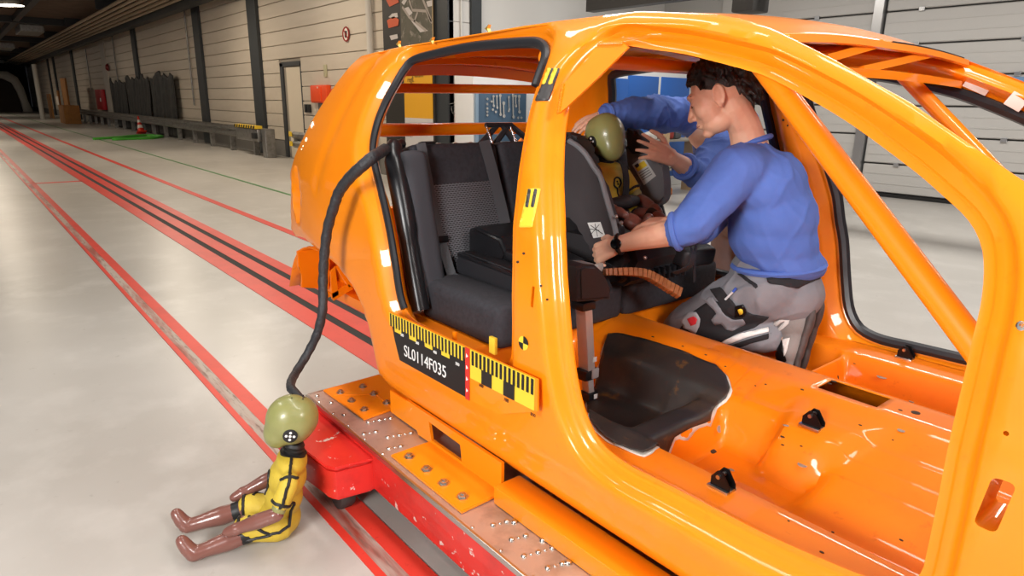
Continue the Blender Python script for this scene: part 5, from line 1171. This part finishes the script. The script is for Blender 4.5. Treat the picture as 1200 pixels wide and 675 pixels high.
# ------------------------------------------------------------------ kneeling worker
F1 = Vector((-.90, -.43, 0)).normalized(); L1 = Vector((0, 0, 1)).cross(F1); UP = Vector((0, 0, 1))
hipc = Vector((-1.475, 2.47, .90)); neckb = dp(884, 170, 2.53); headc = dp(843, 112, 2.47)
shl = neckb+L1*.175+F1*.03-UP*.075; shr = neckb-L1*.165+F1*.06-UP*.075
ell, wrl = dp(806, 268, 2.40), dp(722, 287, 2.53); elr, wrr = Vector((-1.70, 2.33, 1.08)), dp(782, 262, 2.50)
hipl, hipr = hipc+L1*.095, hipc-L1*.095
knl, anl, tol = dp(801, 384, 2.92), dp(908, 395, 2.60), dp(972, 405, 2.72)
knr, anr, tor = knl+Vector((-.0, .17, 0)), anl+Vector((-.03, .135, 0)), tol-L1*.20
hf = (F1+Vector((0, 0, -.52))).normalized(); hup = (UP+F1*.45).normalized()
bm, HM1 = head_mesh(headc, hf, hup, 1.10)
capsule(bm, [headc-UP*.03-F1*.05, headc.lerp(neckb, .6)-F1*.012, neckb-UP*.05], [.058, .060, .072])
capsule(bm, [shl, ell], [.050, .044]); capsule(bm, [ell, ell.lerp(wrl, .3), ell.lerp(wrl, .75), wrl], [.046, .050, .037, .031]); capsule(bm, [shr, elr], [.05, .044]); capsule(bm, [elr, elr.lerp(wrr, .3), wrr], [.044, .045, .03])
hand(bm, wrl, (wrl-ell).normalized()+Vector((-.1, .15, -.25)), Vector((.25, -.75, .5)), 1, (.75, .8, .85, .9), .05, (.5, .5), 1.05)
hand(bm, wrr, Vector((-1, -.2, -.1)), Vector((0, -.2, 1)), -1, (.4, .45, .5, .5))
for c_, r_ in ((neckb-UP*.12, (.13, .17, .10)), (neckb.lerp(hipc, .5), (.12, .16, .20)), (hipc, (.13, .16, .11))): ellipsoid(bm, c_, r_, basis((0, 0, 0), F1, L1))
for a, b, c_ in ((hipl, knl, anl), (hipr, knr, anr)): capsule(bm, [a, b], [.075, .05]); capsule(bm, [b, c_], [.05, .035])
p1 = put('person', union(bm, .0048, 2, 'person', .4), SKIN); tag(p1, 'person in blue sweatshirt and grey work trousers kneeling inside the orange car', 'person')
put('hair', hair_mesh(HM1, 4, .05, 420), HAIR, p1)
for q in (-1, 1):
    put('eyebrow', tube([HM1@Vector((.094, q*.014, .034)), HM1@Vector((.090, q*.034, .040)), HM1@Vector((.076, q*.052, .034))], [.0022, .0034, .0012], 6), HAIR, p1)
    put('eye', ellipsoid(bmesh.new(), HM1@Vector((.0855, q*.031, .004)), (.008, .010, .006), HM1.to_3x3().normalized().to_4x4(), 2), mat('eye_dark', '2a1c16', .3), p1)
    put('eyelash', tube([HM1@Vector((.093, q*.021, .000)), HM1@Vector((.094, q*.031, .001)), HM1@Vector((.087, q*.042, .000))], .0014, 5), HAIR, p1)
put('lips', tube([HM1@Vector((.094, -.020, -.0655)), HM1@Vector((.1055, 0, -.065)), HM1@Vector((.094, .020, -.0655))], [.002, .0042, .002], 6), mat('lips', 'b5685a', .45), p1)
# sweatshirt
bm = bmesh.new(); FR1 = basis((0, 0, 0), F1, L1)
sp0, sp1, sp2 = hipc+UP*.06-F1*.015, neckb.lerp(hipc, .52)-F1*.035, neckb-UP*.13+F1*.0
for c_, r_ in ((hipc+UP*.085-F1*.015, (.178, .195, .085)), (neckb.lerp(hipc, .70)-F1*.02, (.172, .195, .13)), (sp1, (.165, .195, .15)), (neckb.lerp(hipc, .30)-F1*.02, (.150, .20, .14)), (neckb-UP*.085+F1*.005, (.115, .185, .085)), (neckb-UP*.025-F1*.005, (.08, .10, .05))):
    ellipsoid(bm, c_, r_, FR1@rotm(0, R(-14), 0))
ce = ell.lerp(wrl, .13)
capsule(bm, [shl-L1*.02, shl.lerp(ell, .5)+F1*.0, ell.lerp(shl, .08), ce], [.094, .086, .080, .066]); capsule(bm, [neckb-UP*.08+L1*.08, shl], [.09, .092])
capsule(bm, [shr, shr.lerp(elr, .5), elr.lerp(wrr, .12)], [.092, .082, .066]); capsule(bm, [neckb-UP*.08-L1*.08, shr], [.09, .09])
me = union(bm, .0085, 22, 'sweatshirt'); folds(me, .008, (3.5, 8, 8), 2.0, (-.3, -.2, -.9)); folds(me, .004, (5, 18, 18), 5.0, (.6, .3, -.7)); sw1 = put('sweatshirt', me, BLUEF, p1); sw1.modifiers.new('s', 'SMOOTH').iterations = 2
def ring_on(c_, ax, ra, rb, r, n=28, ref=None):
    ax = Vector(ax).normalized(); u = (Vector(ref)-ax*Vector(ref).dot(ax)).normalized() if ref is not None else ax.orthogonal().normalized(); v = ax.cross(u)
    return [Vector(c_)+u*ra*math.cos(a)+v*rb*math.sin(a) for a in np.linspace(0, 2*math.pi, n, endpoint=False)]
put('hem', tube(ring_on(hipc+UP*.048-F1*.012, UP+F1*.10, .155, .176, 0, ref=F1), .026, 8, True, flat=.55, up=None), BLUEF, sw1)
for e_, w_, rr in ((ell, wrl, .063), (elr, wrr, .06)): put('cuff', tube(ring_on(e_.lerp(w_, .16), w_-e_, rr, rr, 0), .012, 8, True), BLUEF, sw1)
put('collar', tube(ring_on(neckb+UP*.012+F1*.012, UP+F1*.35, .070, .072, 0, ref=F1), .011, 8, True), BLUEF, sw1)
# trousers
bm = bmesh.new()
ellipsoid(bm, hipc+UP*.01, (.165, .180, .125), FR1); ellipsoid(bm, hipc-F1*.065-UP*.06, (.13, .175, .125), FR1)
for a, b, c_ in ((hipl, knl, anl), (hipr, knr, anr)):
    capsule(bm, [a-UP*.03, a.lerp(b, .5), b], [.120, .112, .090]); capsule(bm, [b, b.lerp(c_, .35)+UP*.01, b.lerp(c_, .92)], [.080, .086, .070])
me = union(bm, .0085, 10, 'trousers'); folds(me, .006, (4, 11, 11), 11.0, (.6, .4, .5)); tr1 = put('trousers', me, GREYT, p1); bvt = bvh_of(me)
for nm, poly, m_, off in (('knee_panel', [(792, 398), (797, 385), (812, 366), (832, 352), (858, 356), (882, 368), (902, 371), (885, 384), (862, 392), (840, 403), (825, 405), (805, 400)], BLKT, .003), ('knee_panel', [(789, 402), (794, 398), (812, 401), (832, 405), (824, 412), (800, 410)], BLKT, .003),
    ('pocket_flap', [(826, 352), (836, 348), (850, 368), (860, 374), (872, 373), (874, 378), (860, 388), (852, 386), (846, 378), (838, 380), (834, 374), (841, 366)], GREYT, .007), ('pocket', [(833, 340), (846, 337), (866, 362), (862, 372), (854, 368)], BLKT, .006),
    ('knee_badge', [(799, 375), (808, 366), (818, 366), (822, 374), (820, 383), (816, 390), (811, 388), (802, 384)], mat('badge_grey', 'a5a6ab', .7), .007), ('badge_mark', [(807, 373), (814, 369), (819, 373), (817, 379), (811, 381)], mat('badge_red', 'd5303a', .5), .010),
    ('side_pocket', [(864, 321), (870, 321), (889, 335), (886, 338)], BLKT, .004), ('belt', [(899, 325), (918, 327), (940, 326), (962, 320), (960, 327), (938, 336), (934, 338), (900, 332)], BLKT, .005), ('flashlight', [(863, 358), (872, 356), (876, 363), (872, 371), (862, 371)], BLKM, .010), ('yellow_tag', [(866, 361), (871, 359), (873, 365), (868, 367)], TAPEY, .014),
    ('reflective_stripe', [(832, 408), (850, 398), (875, 389), (901, 384), (901, 389), (876, 395), (852, 403), (838, 410)], mat('reflective_white', 'f2f2f0', .4), .006), ('lower_panel', [(840, 411), (856, 404), (878, 397), (901, 391), (901, 397), (880, 402), (862, 408), (848, 414)], BLKT, .005)):
    patch(nm, bvt, poly, m_, tr1, off)
pn = [dp(863, 338, 2.60), dp(853, 350, 2.60)]
h0 = bvt.ray_cast(Vector(CC), Vector(ray(858, 346)).normalized()); 
if h0[0] is not None:
    q = h0[0]+h0[1]*.008; put('pen', tube([q-Vector((.02, .0, .022)), q+Vector((.012, .0, .02))], .0045, 8), mat('pen_white', 'd8dade', .3), tr1); put('pen_cap', tube([q+Vector((.010, .0, .017)), q+Vector((.02, .0, .032))], .0052, 8), mat('pen_blue', '3a62c8', .3), tr1)
# shoes
SHOE = mat('shoe_grey', '8d8885', .7, bump=(200, .2), var=(10, '7d7875', .45, .7)); SOLE = mat('shoe_sole', '4a4240', .7, var=(20, '5a5250', .4, .7))
def shoe(an, to, upv, k=1.22):
    d = (to-an).normalized(); u = Vector(upv); u = (u-d*u.dot(d)).normalized(); s = d.cross(u); t = put('shoe', None or bpy.data.meshes.new('shoe'), SHOE, p1)
    c = lambda a, b, h: an+(d*a+s*b+u*h)*k
    E3 = lambda bm_, cc, r_, M_: ellipsoid(bm_, cc, tuple(q*k for q in r_), M_)
    bm = bmesh.new(); Mx = basis((0, 0, 0), d, s)
    E3(bm, c(-.02, 0, .015), (.065, .046, .06), Mx); E3(bm, c(.07, 0, .0), (.10, .046, .042), Mx); E3(bm, c(.155, 0, -.012), (.06, .050, .032), Mx); E3(bm, c(-.03, 0, .05), (.045, .042, .05), Mx)
    t.data = union(bm, .006, 3, 'shoe'); t.data.materials.append(SHOE)
    bm = bmesh.new(); E3(bm, c(-.03, 0, -.036), (.07, .046, .020), Mx); E3(bm, c(.06, 0, -.036), (.10, .042, .018), Mx); E3(bm, c(.155, 0, -.038), (.068, .054, .018), Mx)
    put('sole', union(bm, .006, 2, 'sole'), SOLE, t)
    bv = bvh_of(t.data)
    return t, bv
# kneeling on tucked toes: heel up, laces towards the shin side, sole facing back
hE = dp(957, 365, 2.54); sd_ = Vector((-.06, -.22, -.95)).normalized(); su_ = (-Vector(CR)*.86-UP*.1+Vector(CF)*.34).normalized(); su_ = (su_-sd_*su_.dot(sd_)).normalized(); KS = 1.04
an_ = hE+sd_*.085*KS+su_*.050*KS
sho, bvs = shoe(an_, an_+sd_*.2, su_, KS)
for nm, poly, m_ in (('shoe_trim', [(905, 380), (915, 374), (924, 366), (928, 368), (924, 380), (914, 388), (911, 386), (920, 376), (915, 378), (908, 384)], mat('shoe_pale', 'c9c7c4', .6)), ('shoe_laces', [(906, 397), (916, 395), (918, 408), (922, 423), (914, 428), (908, 412)], BLKM), ('shoe_flash', [(918, 398), (926, 396), (922, 412), (919, 418)], mat('shoe_white', 'e2e0dc', .5)), ('shoe_tab', [(962, 392), (968, 391), (967, 398), (962, 398)], mat('shoe_red', 'b84a48', .5))):
    patch(nm, bvs, poly, m_, sho, .004, 2.0)
sh2, _ = shoe(an_+Vector((-.03, .135, 0)), an_+sd_*.2+Vector((-.03, .135, 0)), su_, 1.0)
put('sock', tube([anl.lerp(knl, .14), anl.lerp(knl, -.02)], [.056, .05], 12), BLKT, p1)
# wrist watch
wd = (wrl-ell).normalized(); wc = wrl-wd*.012
put('watch_strap', tube(ring_on(wc, wd, .036, .033, 0), .010, 8, True, up=None, flat=.8), BLKM, p1)
wn = (Vector(CC)-wc); wn = (wn-wd*wn.dot(wd)).normalized(); wn = (wn+UP*.1).normalized()
put('watch_face', lathe([(.019, -.006), (.021, 0), (.021, .006), (.017, .009), (.001, .009)], 20, basis(wc+wn*.036, wd, wn.cross(wd))), mat('watch_black', '111114', .15, .5), p1)
# ------------------------------------------------------------------ second worker beyond the far side, leaning in
F2 = Vector((-.12, -1, 0)).normalized(); L2 = UP.cross(F2)
hip2 = Vector((-2.16, 3.34, .95)); nk2 = Vector((-2.19, 3.06, 1.53)); hd2 = Vector((-2.155, 2.99, 1.69))
sr2, er2, wr2 = Vector((-2.33, 2.98, 1.50)), dp(757, 132, 3.16), dp(707, 136, 3.03)
sl2, el2, wl2 = Vector((-2.03, 3.00, 1.46)), dp(818, 206, 3.05), dp(786, 184, 2.86)
bm, HM2 = head_mesh(hd2, Vector((-.25, -1, -.5)).normalized(), Vector((0, -.3, 1)).normalized(), 1.02)
capsule(bm, [hd2-UP*.05, nk2+UP*.02, nk2-UP*.05], [.055, .06, .07])
for a, b, c_ in ((sr2, er2, wr2), (sl2, el2, wl2)): capsule(bm, [a, b], [.05, .043]); capsule(bm, [b, b.lerp(c_, .35), c_], [.044, .045, .030])
hand(bm, wr2, (dp(684, 147, 3.0)-wr2), Vector((.25, -.5, .8)), 1, (.28, .25, .25, .3), .12, (.35, .3), 1.0)
hand(bm, wl2, (dp(748, 168, 2.78)-wl2), Vector((.55, -.75, .35)), 1, (.08, .14, .30, .42), .20, (.3, .25), 1.05)
for c_, r_ in ((nk2-UP*.12, (.12, .17, .10)), (nk2.lerp(hip2, .5), (.12, .15, .22)), (hip2, (.12, .16, .11))): ellipsoid(bm, c_, r_, basis((0, 0, 0), F2, L2))
for s in (-1, 1):
    capsule(bm, [hip2+L2*.09*s, Vector((hip2.x, 3.36, .5))+L2*.1*s, Vector((hip2.x, 3.40, .09))+L2*.1*s], [.08, .055, .04]); ellipsoid(bm, Vector((hip2.x, 3.34, .05))+L2*.1*s, (.05, .12, .045))
p2 = put('person', union(bm, .0048, 2, 'person', .4), SKIN); tag(p2, 'person in blue sweatshirt standing beyond the car, leaning in to hold the dummy head', 'person')
put('hair', hair_mesh(HM2, 9, .03, 260), mat('brown_hair', '4a382c', .5, bump=(160, .5)), p2)
bm = bmesh.new(); FR2 = basis((0, 0, 0), F2, L2)
for c_, r_ in ((hip2+UP*.10, (.16, .19, .12)), (nk2.lerp(hip2, .6), (.155, .19, .16)), (nk2.lerp(hip2, .3), (.145, .195, .15)), (nk2-UP*.09, (.11, .18, .09))): ellipsoid(bm, c_, r_, FR2)
capsule(bm, [sr2, sr2.lerp(er2, .5), er2, er2.lerp(wr2, .55), er2.lerp(wr2, .93)], [.092, .086, .078, .066, .047]); capsule(bm, [nk2-UP*.08-L2*.08, sr2], [.09, .09])
capsule(bm, [sl2, sl2.lerp(el2, .5), el2, el2.lerp(wl2, .45)], [.092, .084, .074, .052]); capsule(bm, [nk2-UP*.08+L2*.08, sl2], [.09, .09])
me = union(bm, .0085, 16, 'sweatshirt'); folds(me, .009, (12, 6, 12), 21.0, (0, 1, .2)); folds(me, .005, (6, 14, 14), 3.0, (1, 0, .3)); sw2 = put('sweatshirt', me, BLUEF, p2)
put('cuff', tube(ring_on(er2.lerp(wr2, .92), wr2-er2, .045, .045, 0), .012, 8, True), BLUEF, sw2); put('cuff', tube(ring_on(el2.lerp(wl2, .5), wl2-el2, .052, .052, 0), .012, 8, True), BLUEF, sw2)
bm = bmesh.new(); ellipsoid(bm, hip2, (.15, .18, .12), FR2)
for s in (-1, 1): capsule(bm, [hip2+L2*.09*s, Vector((hip2.x, 3.36, .5))+L2*.1*s, Vector((hip2.x, 3.40, .12))+L2*.1*s], [.105, .085, .075])
put('trousers', union(bm, .01, 4, 'trousers'), GREYT, p2)
for s in (-1, 1):
    bm = bmesh.new(); c_ = Vector((hip2.x, 3.40, 0))+L2*.1*s; ellipsoid(bm, c_+Vector((0, -.06, .05)), (.055, .14, .048)); ellipsoid(bm, c_+Vector((0, .0, .09)), (.055, .065, .07)); put('shoe', union(bm, .009, 2, 'shoe'), SHOE, p2)
